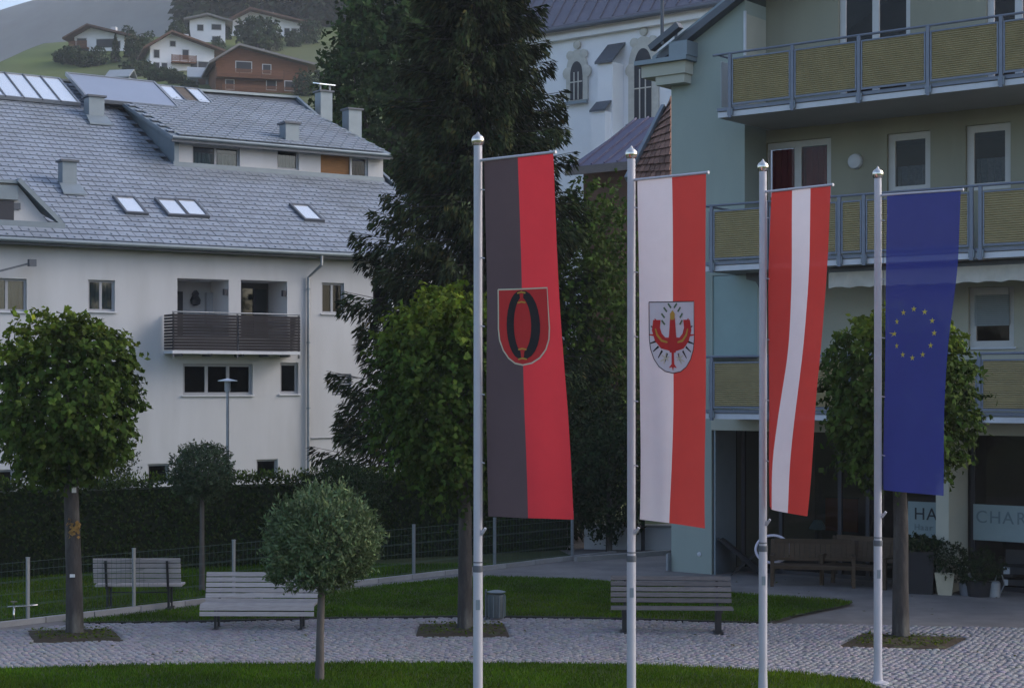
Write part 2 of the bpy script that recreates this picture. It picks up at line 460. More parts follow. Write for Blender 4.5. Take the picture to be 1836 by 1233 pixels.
# far mountain: forested flank, rises to the right
mx_ = np.linspace(-900, 700, 161); my_ = np.linspace(560, 1300, 75)
GX, GY = np.meshgrid(mx_, my_)
ridge = np.interp(GX, [-900, -500, -330, -278, -262, -150, 0, 300, 700], [30, 95, 166, 195, 205, 250, 285, 305, 318])
MZ = ridge * smooth(480, 905, GY) * (1 - 0.5 * smooth(920, 1300, GY))
nz = np.zeros_like(MZ)
g_ = np.random.default_rng(3)
for k in range(14):
    f = 0.006 * 1.35 ** k; a = g_.uniform(0, 6.28)
    nz += np.sin((GX * math.cos(a) + GY * math.sin(a)) * f * 6.28 / 2 + g_.uniform(0, 6.28)) * 5 / 1.22 ** k
MZ = MZ + nz * 0.5 * smooth(0, 150, MZ) - 2
V = np.stack([GX.ravel(), GY.ravel(), MZ.ravel()], 1) * 1.5
nx, ny = len(mx_), len(my_)
i, j = np.meshgrid(np.arange(nx - 1), np.arange(ny - 1))
q0 = (j * nx + i).ravel()
Q = np.stack([q0, q0 + 1, q0 + 1 + nx, q0 + nx], 1)
tag(link('mountain', np_mesh('mountain', V, Q, M['mountain'], smooth=True)), kind='structure')

# ================================================================== flat ground sheets
def sheet(name, pix, z, m, world_pts=None):
    pts = world_pts if world_pts else [gnd(u, v) for u, v in pix]
    mb = MB(); mb.poly([(p[0], p[1], z) for p in pts])
    return tag(mb.build(name, m), kind='structure')

FA, FG = gnd(50, 1118), gnd(1026, 1003)              # fence line
FD = (FG - FA).normalized()
FN = Vector((-FD.y, FD.x, 0))                        # towards the garden behind
def fence_at(u):
    k = (u - CU) / FPX                                # X = k * Y
    t = (k * FA.y - FA.x) / (FD.x - k * FD.y)
    return FA + FD * t

sheet('plaza_paving', None, 0.0, M['plaza'], [(-16, 10), (26, 10), (26, 37), (12, 54), (-6, 46), (-16, 28)])
g0, g1 = fence_at(-260), FG + FD * 3.0
sheet('garden_lawn', None, 0.006, M['grass_soil'], [g0, FG + FD * .2, Vector((0.6, 46, 0)), Vector((-26, 52, 0)), Vector((-26, 26, 0))])

FRONT_LAWN = [(-120, 1208), (0, 1204), (300, 1197), (600, 1194.5), (850, 1194), (1080, 1196), (1280, 1203), (1430, 1213), (1545, 1225), (1580, 1240), (1500, 1300), (900, 1420), (-400, 1420)]
MID_LAWN = [(110, 1119), (240, 1105), (419, 1082), (590, 1064), (742, 1047), (830, 1039), (900, 1037), (985, 1040), (1100, 1046), (1310, 1066), (1420, 1074), (1530, 1083), (1470, 1098), (1415, 1110), (1380, 1119), (1300, 1118), (1100, 1112), (850, 1108), (600, 1111), (360, 1117)]
SETT_AREA = [(-140, 1140), (60, 1128), (150, 1119), (360, 1117), (600, 1111), (850, 1108), (1100, 1112), (1300, 1118), (1400, 1119), (1560, 1121), (1700, 1125), (1960, 1128), (1960, 1260), (1640, 1260), (1580, 1240), (1545, 1225), (1430, 1213), (1280, 1203), (1080, 1196), (850, 1194), (600, 1194.5), (300, 1197), (0, 1204), (-140, 1209)]
def pts2(pix):
    return np.array([[gnd(u, v).x, gnd(u, v).y] for u, v in pix])

def dense_poly(P, n=6):
    """Catmull-Rom smoothing of a closed outline"""
    out = []
    m = len(P)
    for a in range(m):
        p0, p1, p2, p3 = P[a - 1], P[a], P[(a + 1) % m], P[(a + 2) % m]
        for k in range(n):
            t = k / n
            out.append(0.5 * ((2 * p1) + (-p0 + p2) * t + (2 * p0 - 5 * p1 + 4 * p2 - p3) * t * t + (-p0 + 3 * p1 - 3 * p2 + p3) * t ** 3))
    return np.array(out)

def inside(P, poly):
    x, y = P[:, 0], P[:, 1]; r = np.zeros(len(P), bool); m = len(poly); j = m - 1
    for i in range(m):
        xi, yi = poly[i]; xj, yj = poly[j]
        c = ((yi > y) != (yj > y)) & (x < (xj - xi) * (y - yi) / (yj - yi + 1e-12) + xi)
        r ^= c; j = i
    return r

fl, ml, sa = pts2(FRONT_LAWN), dense_poly(pts2(MID_LAWN), 3), pts2(SETT_AREA)
sheet('front_lawn', None, 0.045, M['grass_soil'], [tuple(p) for p in fl])
sheet('middle_lawn', None, 0.045, M['grass_soil'], [tuple(p) for p in ml])
sheet('sett_bed', None, 0.004, M['joint'], [tuple(p) for p in sa])

# dark strip round the lawns' paved side, standing in for the shadow line
def shadow_strip(name, pix):
    P = [gnd(u, v) for u, v in pix]
    mb = MB()
    for a, b in zip(P[:-1], P[1:]):
        mb.bar((a.x, a.y, 0.028), (b.x, b.y, 0.028), 0.03, 0.05)
    return tag(mb.build(name, M['iron']), kind='structure')
shadow_strip('lawn_shadow_strip', [(1415, 1110), (1380, 1119), (1300, 1118), (1100, 1112), (850, 1108), (600, 1111), (360, 1117), (150, 1119)])
shadow_strip('lawn_shadow_strip', [(-120, 1208), (0, 1204), (300, 1197), (600, 1194.5), (850, 1194), (1080, 1196), (1280, 1203), (1430, 1213), (1545, 1225), (1580, 1240)])

# tree pits
PITS = []
def pit(corners):
    P = [gnd(u, v) for u, v in corners]
    PITS.append(np.array([[p.x, p.y] for p in P]))
    mb = MB(); c = sum(P, Vector()) / 4
    n = 10; vs = []; fs = []
    for a in range(n + 1):
        for b in range(n + 1):
            s, t = a / n, b / n
            p = (P[0] * (1 - s) + P[1] * s) * (1 - t) + (P[3] * (1 - s) + P[2] * s) * t
            edge = min(s, t, 1 - s, 1 - t)
            vs.append((p.x, p.y, 0.012 + 0.06 * min(1, edge * 4) * random.uniform(0.5, 1)))
    for a in range(n):
        for b in range(n):
            k = a * (n + 1) + b; fs.append((k, k + n + 1, k + n + 2, k + 1))
    mb._a(vs, fs)
    o = tag(mb.build('tree_pit', M['soil'], smooth=True), kind='structure')
    # fallen leaves and weeds on the soil
    k = 420
    s, t = rng.uniform(0.04, 0.96, (2, k))
    A = np.array([[p.x, p.y, 0.07] for p in P])
    C = (A[0] * (1 - s)[:, None] + A[1] * s[:, None]) * (1 - t)[:, None] + (A[3] * (1 - s)[:, None] + A[2] * s[:, None]) * t[:, None]
    v, q, tt = leaves(C, rng.normal(0, 1, (k, 3)) * [1, 1, 0.3], rng.normal(0, .3, (k, 3)) + [0, 0, 1], rng.uniform(.04, .08, k), rng.uniform(.02, .05, k), base=tints(k) * [1.2, 0.85, 0.8])
    lf = link('leaf_litter', np_mesh('leaf_litter', v, q, M['grass_blade'], tt), o); lf['kind'] = 'stuff'
    return c
pit([(62, 1154), (222, 1150), (200, 1128), (48, 1131)])
pit([(745, 1143), (914, 1143), (904, 1119), (752, 1119)])
pit([(1503, 1160), (1690, 1166), (1738, 1144), (1548, 1136)])

# granite setts, laid in shallow fans
sp = 0.112
gx, gy = np.meshgrid(np.arange(-10.6, 13.6, sp), np.arange(21.5, 31.6, sp))
fan = 0.16 * np.abs(np.sin(gx * math.pi / 1.5))
C = np.stack([(gx + (np.arange(gx.shape[0]) % 2)[:, None] * sp * 0.5).ravel(), (gy + fan).ravel()], 1)
C += rng.normal(0, 0.009, C.shape); C[:, 1] += 0.03 * np.sin(C[:, 0] * 1.7) + 0.02 * np.sin(C[:, 0] * 4.1 + C[:, 1])
ok = inside(C, sa)
for P in PITS: ok &= ~inside(C, P + (P - P.mean(0)) * 0.04)
C = C[ok]; n = len(C)
hw = rng.uniform(0.041, 0.051, (n, 1)); hd = rng.uniform(0.041, 0.051, (n, 1)); ht = rng.uniform(0.022, 0.034, n)
ang = rng.normal(0, 0.12, n); ca, sa_ = np.cos(ang)[:, None], np.sin(ang)[:, None]
tilt = rng.normal(0, 0.04, (n, 2))
ring = np.array([[-1, -1], [1, -1], [1, 1], [-1, 1]])
vv = np.empty((n, 8, 3))
for k in range(4):
    for lvl, (shr, zf) in enumerate(((1.0, None), (0.88, 1.0))):
        dx, dy = ring[k, 0] * hw * shr, ring[k, 1] * hd * shr
        x = C[:, :1] + dx * ca - dy * sa_; y = C[:, 1:] + dx * sa_ + dy * ca
        z = np.full((n, 1), 0.006) if zf is None else (ht[:, None] + dx * tilt[:, :1] + dy * tilt[:, 1:])
        vv[:, lvl * 4 + k] = np.concatenate([x, y, z], 1)
b8 = (np.arange(n) * 8)[:, None]
qs = np.concatenate([b8 + np.array([[4, 5, 6, 7]])] + [b8 + np.array([[k, (k + 1) % 4, 4 + (k + 1) % 4, 4 + k]]) for k in range(4)], 0)
tt = rng.uniform(0.86, 1.14, (n, 1)) * np.array([[1, 1, 1]]) * (1 + rng.normal(0, 0.04, (n, 3)))
so = tag(link('granite_setts', np_mesh('granite_setts', vv.reshape(-1, 3), qs, M['sett'], np.repeat(tt, 8, axis=0))), kind='stuff')

# grass blades
def grass(name, poly, dens, hlo, hhi, w, z, clip=None):
    lo, hi = poly.min(0), poly.max(0)
    if clip: lo = np.maximum(lo, clip[0]); hi = np.minimum(hi, clip[1])
    n = int(dens * np.prod(hi - lo))
    P = rng.uniform(lo, hi, (n, 2)); P = P[inside(P, poly)]; n = len(P)
    h = rng.uniform(hlo, hhi, n) * (1 + 0.25 * clump_noise(np.c_[P, np.zeros(n)], 5, 2.0))
    D = np.c_[rng.normal(0, .35, (n, 2)), np.ones(n)]
    C = np.c_[P, z + h * 0.45]
    N = np.c_[rng.normal(0, 1, (n, 2)), rng.normal(0, .2, n)]
    v, q, t = leaves(C, D, N, h, w, base=tints(n, 0.6, 1.4, 0.15) * (1 + .22 * clump_noise(np.c_[P, np.zeros(n)], 8, 1.1) + .15 * clump_noise(np.c_[P, np.zeros(n)], 9, 4.0))[:, None] * (1 + np.clip(clump_noise(np.c_[P, np.zeros(n)], 10, .8), 0, 1)[:, None] * [.5, .12, 0]))
    return tag(link(name, np_mesh(name, v, q, M['grass_blade'], t)), kind='stuff')
grass('grass', ml, 1100, .035, .07, .012, .045)
grass('grass', fl, 1500, .04, .085, .012, .045, clip=((-9, 22.3), (7, 25.3)))
gl_ = np.array([[p[0], p[1]] for p in (g0 + FN * .12, FG + FN * .12, Vector((-4, 40, 0)), Vector((-11, 37.5, 0)), Vector((-14, 34, 0)))])
grass('grass', gl_, 700, .05, .10, .014, .006, clip=((-15, 25), (0, 39)))

# fallen leaves on the paving
n = 260
P = np.c_[rng.uniform(-9.5, 11, n), rng.uniform(24.5, 36, n)]
P = P[~inside(P, ml)]; P = P[~inside(P, fl)]; n = len(P)
v, q, t = leaves(np.c_[P, np.full(n, .042)], rng.normal(0, 1, (n, 3)) * [1, 1, .15], rng.normal(0, .2, (n, 3)) + [0, 0, 1], rng.uniform(.05, .09, n), rng.uniform(.03, .06, n), base=tints(n, .5, 1.1) * [1.3, .75, .8])
tag(link('fallen_leaves', np_mesh('fallen_leaves', v, q, M['grass_blade'], t)), kind='stuff')
mb = MB(); a_, b_ = gnd(1032, 1006), gnd(1206, 993)
mb.bar((a_.x, a_.y, .05), (b_.x, b_.y, .05), .14, .12)
tag(mb.build('yard_kerb', M['concrete']), kind='structure')

# ================================================================== garden fence with kerb
fr = thing('wire_fence', 'low galvanised wire mesh fence along the garden edge', 'fence', (0, 0, 0))
kb = tag(bpy.data.objects.new('fence_kerb', None), kind='structure'); COL.objects.link(kb)
FU = [-110, 50, 240, 419, 585, 742, 887, 1026]
FP = [fence_at(u) for u in FU]
ks = MB(); ks.box(-0.49, 0.49, -0.06, 0.06, -0.05, 0.10)
kme = ks.mesh('kerb_stone', M['kerb'])
fang = math.atan2(FD.y, FD.x)
L_ = (FG - FP[0]).length + 2.2
for k in range(int(L_)):
    p = FP[0] + FD * (k + 0.5) - FN * 0.02
    link('kerb_stone', kme, kb, (p.x, p.y, random.uniform(-.004, .004)), (0, 0, fang))
for k, p in enumerate(FP):
    mb = MB(); mb.box(-.025, .025, -.025, .025, 0.09, 1.16); mb.box(-.029, .029, -.029, .029, 1.16, 1.175)
    mb.build('post', M['galv'], fr, (p.x, p.y, 0), rot=(0, 0, fang))
for a, b in zip(FP[:-1], FP[1:]):
    mb = MB(); d = (b - a); L = d.length; d.normalize()
    o = FN * -0.03
    nvw = int(L / 0.1)
    for k in range(1, nvw):
        p = a + d * (L * k / nvw) + o
        mb.tube([(p.x, p.y, 0.13), (p.x, p.y, 1.12)], 0.0028, 3, cap=False)
    for z in (0.14, 0.34, 0.36, 0.56, 0.76, 0.78, 0.96, 1.10):
        mb.tube([(a + o + d * .03) + Vector((0, 0, z)), (b + o - d * .03) + Vector((0, 0, z))], 0.0036, 3, cap=False)
    mb.build('wire_panel', M['wire'], fr)

# pipe with tap on the fence at the left edge
tp = thing('garden_tap', 'bright metal pipe with tap handle by the fence at the left edge', 'tap', gnd(36, 1116) + FN * -0.25)
mb = MB(); mb.tube([(-.36, 0, 0.30), (.18, 0, .34)], .014, 8); mb.tube([(-.24, 0, 0), (-.24, 0, .31)], .018, 8)
mb.build('pipe', M['chrome'], tp, smooth=True)
mb = MB(); mb.tube([(-.24, 0, .31), (-.24, 0, .40)], .012, 6); mb.bar((-.30, 0, .40), (-.18, 0, .40), .02, .02)
mb.build('handle', M['chrome'], tp)

# ================================================================== flagpoles and flags
POLES = [(857, 148.7, 236), (1132, 140.5, 261), (1368, 132.4, 285), (1574, 128.0, 298)]
POLE_D = []
pole_lab = ['tall silver flagpole carrying the black and red banner', 'silver flagpole carrying the white and red banner with the eagle shield',
            'silver flagpole carrying the red white red striped banner', 'silver flagpole carrying the blue banner with yellow stars']
def pole(u, s, vtop, ang, label, w=1.08, bar_z=7.0):
    Y = FPX / s; X = (u - CU) / s
    H = EYE + (HV - vtop) / s
    o = thing('flagpole', label, 'flagpole', (X, Y, 0.0), 0, 'flagpoles standing in a row')
    POLE_D.append((X, Y, H, bar_z))
    mb = MB(); mb.lathe([(.15, 0.0), (.15, .05), (.066, .07), (.058, .3), (.058, 1.98)], 20); mb.build('lower_tube', M['alu'], o, smooth=False)
    mb = MB(); mb.lathe([(.062, 1.95), (.064, 1.965), (.064, 2.02), (.061, 2.03)], 20); mb.lathe([(.060, 2.06), (.060, 2.075)], 20); mb.build('joint_ring', M['zinc_dark'], o)
    mb = MB(); mb.lathe([(.054, 1.99), (.051, H - .17)], 20); mb.build('upper_tube', M['alu'], o, smooth=True)
    mb = MB(); mb.lathe([(.055, H - .17), (.066, H - .16), (.078, H - .125), (.08, H - .10), (.07, H - .07), (.052, H - .052), (.028, H - .038), (.016, H - .018), (.006, H - .004), (.001, H)], 18)
    mb.build('finial', M['chrome'], o, smooth=True)
    d = Vector((math.cos(ang), math.sin(ang), 0))
    mb = MB(); mb.tube([d * .05 + Vector((0, 0, bar_z)), d * (w + .05) + Vector((0, 0, bar_z))], .017, 10); mb.tube([d * (w + .05) + Vector((0, 0, bar_z)), d * (w + .07) + Vector((0, 0, bar_z))], .021, 10)
    mb.build('crossbar', M['alu'], o, smooth=True)
    mb = MB(); mb.tube([d * .085 + Vector((0, 0, bar_z)), d * .085 + Vector((0, 0, bar_z - 4.6))], .004, 5); mb.build('halyard', M['iron'], o)
    for k in range(6):
        mb = MB(); zc = bar_z - .35 - k * .82
        mb.tube([d * .052 + Vector((0, 0, zc)), d * .105 + Vector((0, 0, zc - .01))], .008, 6); mb.build('clip', M['alu'], o)
    mb = MB(); mb.tube([d * .06 + Vector((0, 0, bar_z - 4.5)), d * .12 + Vector((0, 0, bar_z - 4.42))], .018, 8); mb.build('weight', M['alu'], o)
    mb = MB(); mb.box(-.025, .025, -.0625, -.05, 1.5, 1.62); mb.build('hatch_plate', M['zinc_plain'], o)
    return o

class FlagSurf:
    """a hanging banner: stripe outlines in depth so that every stripe keeps its true width"""
    def __init__(self, rows, widths, X0, Y0, z_top, sub=8, nr=64, ripple=0.012, seed=1, sag=0.0):
        vs = np.array([r[0] for r in rows], float)
        ub = np.array([r[1] for r in rows], float)
        self.widths = widths; self.w = sum(widths); self.sub = sub; self.nr = nr
        self.len = (vs[-1] - vs[0]) / FPX * Y0
        t = np.linspace(0, 1, nr + 1)
        vv = vs[0] + (vs[-1] - vs[0]) * t
        U = np.stack([self._sm(vs, ub[:, k], vv) for k in range(ub.shape[1])], 1)
        g = np.random.default_rng(seed); ph = g.uniform(0, 6.28, 6)
        G = np.empty((nr + 1, len(widths) * sub + 1, 3))
        for r in range(nr + 1):
            Y = Y0 - 0.03; X = (U[r, 0] - CU) / FPX * Y
            z = z_top - self.len * t[r]
            pts = [(X, Y)]
            for i, w in enumerate(widths):
                lo, hi = 0.0, w
                def gap(dl):
                    X2 = (U[r, i + 1] - CU) / FPX * (Y - dl)
                    return (X2 - X) ** 2 + dl ** 2 - w * w
                if gap(0) >= 0: dl = 0.0
                else:
                    for _ in range(40):
                        md = (lo + hi) / 2
                        if gap(md) < 0: lo = md
                        else: hi = md
                    dl = (lo + hi) / 2
                Y = Y - dl; X = (U[r, i + 1] - CU) / FPX * Y
                pts.append((X, Y))
            pts = np.array(pts); k = np.arange(len(pts)); kk = np.linspace(0, len(pts) - 1, len(widths) * sub + 1)
            px = np.array([self._cr(k, pts[:, 0], a) for a in kk]); py = np.array([self._cr(k, pts[:, 1], a) for a in kk])
            a = kk / (len(pts) - 1)
            rip = ripple * (0.15 + t[r]) * (np.sin(a * 5.0 + t[r] * 3 + ph[0]) + 0.6 * np.sin(a * 11 - t[r] * 4 + ph[1]) + .5 * np.sin(t[r] * 9 + a * 3 + ph[2]))
            G[r, :, 0] = px + rip * 0.5; G[r, :, 1] = py - rip; G[r, :, 2] = z - sag * a * t[r]
        self.G = G
    @staticmethod
    def _cr(k, y, x):
        i = int(min(max(math.floor(x), 0), len(y) - 2)); t = x - i
        p1, p2 = y[i], y[i + 1]; p0 = y[i - 1] if i > 0 else 2 * p1 - p2; p3 = y[i + 2] if i + 2 < len(y) else 2 * p2 - p1
        return 0.5 * (2 * p1 + (p2 - p0) * t + (2 * p0 - 5 * p1 + 4 * p2 - p3) * t * t + (3 * p1 - p0 - 3 * p2 + p3) * t ** 3)
    @staticmethod
    def _sm(xp, yp, x):
        y = np.interp(x, xp, yp); n = len(y); k = max(3, n // 8)
        pad = np.concatenate([2 * y[0] - y[k:0:-1], y, 2 * y[-1] - y[-2:-k - 2:-1]])
        ker = np.hanning(2 * k + 1); ker /= ker.sum()
        return np.convolve(pad, ker, 'same')[k:-k]
    def stripe(self, i):
        s = self.sub; return self.G[:, i * s:(i + 1) * s + 1]
    def S(self, a, b, off=0.0):
        nc = self.G.shape[1] - 1
        x = float(np.interp(a, np.r_[0, np.cumsum(self.widths)], np.arange(len(self.widths) + 1) * self.sub)); y = min(max(b / self.len, 0), 1) * self.nr
        i = min(int(x), nc - 1); j = min(int(y), self.nr - 1); fx, fy = x - i, y - j
        G = self.G
        p = (G[j, i] * (1 - fx) + G[j, i + 1] * fx) * (1 - fy) + (G[j + 1, i] * (1 - fx) + G[j + 1, i + 1] * fx) * fy
        du = G[j, i + 1] - G[j, i]; dv = G[j + 1, i] - G[j, i]
        n = np.cross(du, dv); n /= np.linalg.norm(n)
        if n[1] > 0: n = -n
        return p + n * off
    def a_of_u(self, u, v):
        """flag coordinates under a photo pixel"""
        best = None
        P = self.G; uu = CU + FPX * P[..., 0] / P[..., 1]; vv = HV + FPX * (EYE - P[..., 2]) / P[..., 1]
        k = np.argmin((uu - u) ** 2 + (vv - v) ** 2); j, i = np.unravel_index(k, uu.shape)
        return float(np.interp(i, np.arange(len(self.widths) + 1) * self.sub, np.r_[0, np.cumsum(self.widths)])), j / self.nr * self.len

def grid_part(name, G, m, parent, origin):
    r, c = G.shape[:2]
    V = (G - np.array(origin)).reshape(-1, 3)
    i, j = np.meshgrid(np.arange(c - 1), np.arange(r - 1)); q = (j * c + i).ravel()
    Q = np.stack([q, q + c, q + c + 1, q + 1], 1)
    return link(name, np_mesh(name, V, Q, m, smooth=True), parent)

def decal(name, surf, poly, m, parent, origin, off, holes=None):
    """a printed shape on the cloth: outline in flag metres, cut fine enough to follow the folds"""
    bm = bmesh.new()
    vs = [bm.verts.new((a, b, 0)) for a, b in poly]
    f = bm.faces.new(vs); f.normal_update()
    bmesh.ops.triangulate(bm, faces=bm.faces[:], ngon_method='EAR_CLIP')
    A = [p[0] for p in poly]; B = [p[1] for p in poly]
    st = surf.w / (surf.G.shape[1] - 1); sb = surf.len / surf.nr
    for k in range(int(min(A) / st), int(max(A) / st) + 2):
        bmesh.ops.bisect_plane(bm, geom=bm.verts[:] + bm.edges[:] + bm.faces[:], plane_co=(k * st, 0, 0), plane_no=(1, 0, 0))
    for k in range(int(min(B) / sb), int(max(B) / sb) + 2):
        bmesh.ops.bisect_plane(bm, geom=bm.verts[:] + bm.edges[:] + bm.faces[:], plane_co=(0, k * sb, 0), plane_no=(0, 1, 0))
    for v in bm.verts:
        v.co = Vector(surf.S(v.co.x, v.co.y, off)) - Vector(origin)
    me = bpy.data.meshes.new(name); bm.to_mesh(me); bm.free(); me.materials.append(m)
    return link(name, me, parent)

def ribbon(pts, w):
    """polygon of constant width along an open line"""
    P = [np.array(p, float) for p in pts]; Lf, Rt = [], []
    for i, p in enumerate(P):
        d = P[min(i + 1, len(P) - 1)] - P[max(i - 1, 0)]; d /= np.linalg.norm(d) + 1e-9
        n = np.array([-d[1], d[0]]); ww = w[i] if isinstance(w, (list, tuple)) else w
        Lf.append(p + n * ww / 2); Rt.append(p - n * ww / 2)
    return [tuple(p) for p in Lf + Rt[::-1]]

def shield(cx, cy, w, h, n=10, top=0.0):
    pts = [(cx - w / 2, cy - h / 2), (cx + w / 2, cy - h / 2)]
    k0 = 0.42
    for k in range(n + 1):
        a = k / n * math.pi
        pts.append((cx + w / 2 * math.cos(a) if True else 0, cy - h / 2 + h * (0.52) + h * 0.48 * math.sin(a)))
    return pts

flag_red = cloth('flag_red', (0.60, 0.045, 0.06), 0.0, 0.3)
flag_red2 = cloth('flag_red_warm', (0.50, 0.052, 0.045), 0.03, 0.25)
flag_black = cloth('flag_black', (0.10, 0.072, 0.08), 0.0, 0.15)
flag_white = cloth('flag_white', (0.66, 0.63, 0.70), 0.03, 0.3)
flag_blue = cloth('flag_blue', (0.030, 0.042, 0.22), 0.13, 0.3)
print_red = cloth('print_red', (0.52, 0.04, 0.04), 0, 0.1)
print_black = cloth('print_black', (0.03, 0.027, 0.03), 0, 0.1)
print_gold = cloth('print_gold', (0.50, 0.30, 0.06), 0, 0.1)
print_pale = cloth('print_pale', (0.55, 0.52, 0.40), 0, 0.1)
print_white = cloth('print_white', (0.62, 0.61, 0.66), 0, 0.1)
print_yellow = cloth('print_yellow', (0.50, 0.46, 0.07), 0, 0.1)
print_leaf = cloth('print_leaf', (0.10, 0.16, 0.09), 0, 0.1)

ROWS = [
 [(290, [868, 928, 992]), (400, [869, 932, 997]), (520, [871, 938, 1003]), (640, [872, 942, 1009]), (760, [874, 944, 1016]), (925, [876, 947, 1026])],
 [(325, [1143, 1204, 1266]), (500, [1144, 1206, 1266]), (700, [1145, 1209, 1265]), (850, [1145, 1208, 1264]), (930, [1146, 1207, 1263])],
 [(346, [1384, 1420, 1453, 1490]), (480, [1380, 1418, 1451, 1484]), (633, [1376, 1410, 1442, 1473]), (706, [1376, 1400, 1434, 1464]), (830, [1375, 1386, 1417, 1453]), (907, [1375, 1386, 1412, 1446])],
 [(352, [1590, 1606, 1722]), (480, [1590, 1604, 1717]), (600, [1589, 1601, 1704]), (700, [1588, 1603, 1700]), (878, [1587, 1604, 1693])],
]
WID = [[.54, .54], [.54, .54], [.34, .34, .34], [.16, .92]]
SURF = []
for k, (u, s, vt) in enumerate(POLES):
    r0 = ROWS[k][0]
    Y0 = FPX / s
    X = (u - CU) / s
    sf = FlagSurf(ROWS[k], WID[k], X, Y0, EYE + (HV - r0[0]) / s, seed=k + 3, ripple=0.038, sag=(0, .05, .06, .02)[k])
    SURF.append(sf)
    e = sf.G[0, -1]; ang = math.atan2(e[1] - Y0, e[0] - X)
    pole(u, s, vt, ang, pole_lab[k], w=math.hypot(e[0] - X, e[1] - Y0) - .03, bar_z=sf.G[0, 0, 2] + .012)
def flag_root(k, label):
    X, Y, H, bz = POLE_D[k]
    return thing('flag', label, 'flag', (X, Y, bz), 0, 'banners hanging from the flagpoles'), (X, Y, bz)

# 1 black and red with the ring shield
f1, o1 = flag_root(0, 'long black and red banner with a red shield showing a dark ring')
s1 = SURF[0]
grid_part('black_stripe', s1.stripe(0), flag_black, f1, o1); grid_part('red_stripe', s1.stripe(1), flag_red, f1, o1)
ca, cb = s1.a_of_u(936, 588); hh = 137 / 150.0; ww = 0.76
sh = decal('shield', s1, shield(ca, cb, ww, hh), print_red, f1, o1, .004)
out = shield(ca, cb, ww - .012, hh - .012); out.append(out[0])
decal('shield_border', s1, ribbon(out, .018), print_pale, sh, o1, .007)
for sg, nm in ((-1, 'ring_half'), (1, 'ring_half')):
    P = []; W = []
    for q in range(15):
        a = -math.pi / 2 + math.pi * q / 14
        P.append((ca + sg * (0.185 * math.cos(a)) + 0.0, cb - .025 + .37 * math.sin(a))); W.append(.075 + .045 * max(math.cos(a), 0) ** 0.7)
    decal(nm, s1, ribbon(P, W), print_black, sh, o1, .008)
for dz in (-.36, .31):
    decal('tie', s1, [(ca - .028, cb + dz - .04), (ca + .028, cb + dz - .04), (ca + .02, cb + dz + .05), (ca - .02, cb + dz + .05)], print_red, sh, o1, .011)
    for dd in (-.055, .06):
        decal('tie_band', s1, ribbon([(ca - .06, cb + dz + dd + .012), (ca, cb + dz + dd), (ca + .06, cb + dz + dd + .012)], .018), print_gold, sh, o1, .014)

# 2 white and red with the eagle shield
f2, o2 = flag_root(1, 'long white and red banner with a white shield bearing a red eagle')
s2 = SURF[1]
grid_part('white_stripe', s2.stripe(0), flag_white, f2, o2); grid_part('red_stripe', s2.stripe(1), flag_red2, f2, o2)
ca, cb = s2.a_of_u(1206, 604); cb += .04; hh = 127 / 142.0; ww = 0.76
sh = decal('shield', s2, shield(ca, cb, ww, hh), print_white, f2, o2, .004)
out = shield(ca, cb, ww - .006, hh - .006); out.append(out[0])
decal('shield_border', s2, ribbon(out, .012), print_black, sh, o2, .007)
def E(pts, m, nm, off):
    decal(nm, s2, [(ca + a * 1.12, cb + b * 1.1) for a, b in pts], m, sh, o2, off)
def Rb(pts, w, m, nm, off):
    decal(nm, s2, [(p[0], p[1]) for p in ribbon([(ca + a * 1.12, cb + b * 1.1) for a, b in pts], w)], m, sh, o2, off)
E([(-.035, -.22), (.035, -.22), (.05, -.02), (.07, .06), (.04, .17), (-.04, .17), (-.07, .06), (-.05, -.02)], print_red, 'eagle_body', .0085)
for sg in (-1, 1):
    E([(sg * .03, .0), (sg * .10, .0), (sg * .15, -.045), (sg * .175, -.11), (sg * .165, -.20), (sg * .275, -.20), (sg * .295, -.08), (sg * .25, .04), (sg * .16, .125), (sg * .03, .155)][::sg], print_red, 'eagle_wing', .0075)
    Rb([(sg * .07, .055), (sg * .15, .035), (sg * .215, -.03), (sg * .24, -.10)], [.02, .03, .03, .02], print_gold, 'wing_clasp', .0105)
    for q in range(7):                                   # spread feathers
        a = -0.75 + q * 0.34
        r0, r1 = .255, .325
        x0, y0 = sg * (.02 + r0 * math.cos(a) * .95), .0 + r0 * math.sin(a) * .85 - .01
        x1, y1 = sg * (.02 + r1 * math.cos(a) * .98), .0 + r1 * math.sin(a) * .92 - .01
        Rb([(x0 * .9, y0 * .9), (x1, y1)], [.030, .014], print_black if q in (1, 3, 4, 5, 6) else print_red, 'wing_feather', .0065)
    for q, (a, b, c, d) in enumerate(((.05, .22, .17, .27), (.06, .26, .15, .20), (.09, .18, .12, .30))):
        Rb([(sg * a, b), (sg * c, d)], .016, print_pale, 'eagle_claw', .0085)
    for q in range(4):                                   # green laurel wreath round the head
        a = -1.25 + q * .52
        x, y = sg * .135 * math.cos(a), -.22 + .15 * math.sin(a)
        Rb([(x - .022 * sg, y + .028), (x + .022 * sg, y - .022)], .024, print_leaf, 'wreath_leaf', .0085)
E([(-.035, -.27), (.0, -.31), (.035, -.27), (.03, -.20), (-.03, -.20)], print_gold, 'eagle_crown', .0105)
E([(-.016, .17), (.016, .17), (.018, .30), (.055, .345), (.012, .335), (.0, .38), (-.012, .335), (-.055, .345), (-.018, .30)], print_red, 'eagle_tail', .0085)

# 3 red white red
f3, o3 = flag_root(2, 'red white red banner twisting as it hangs')
s3 = SURF[2]
grid_part('red_stripe', s3.stripe(0), flag_red2, f3, o3); grid_part('white_stripe', s3.stripe(1), flag_white, f3, o3); grid_part('red_stripe', s3.stripe(2), flag_red2, f3, o3)

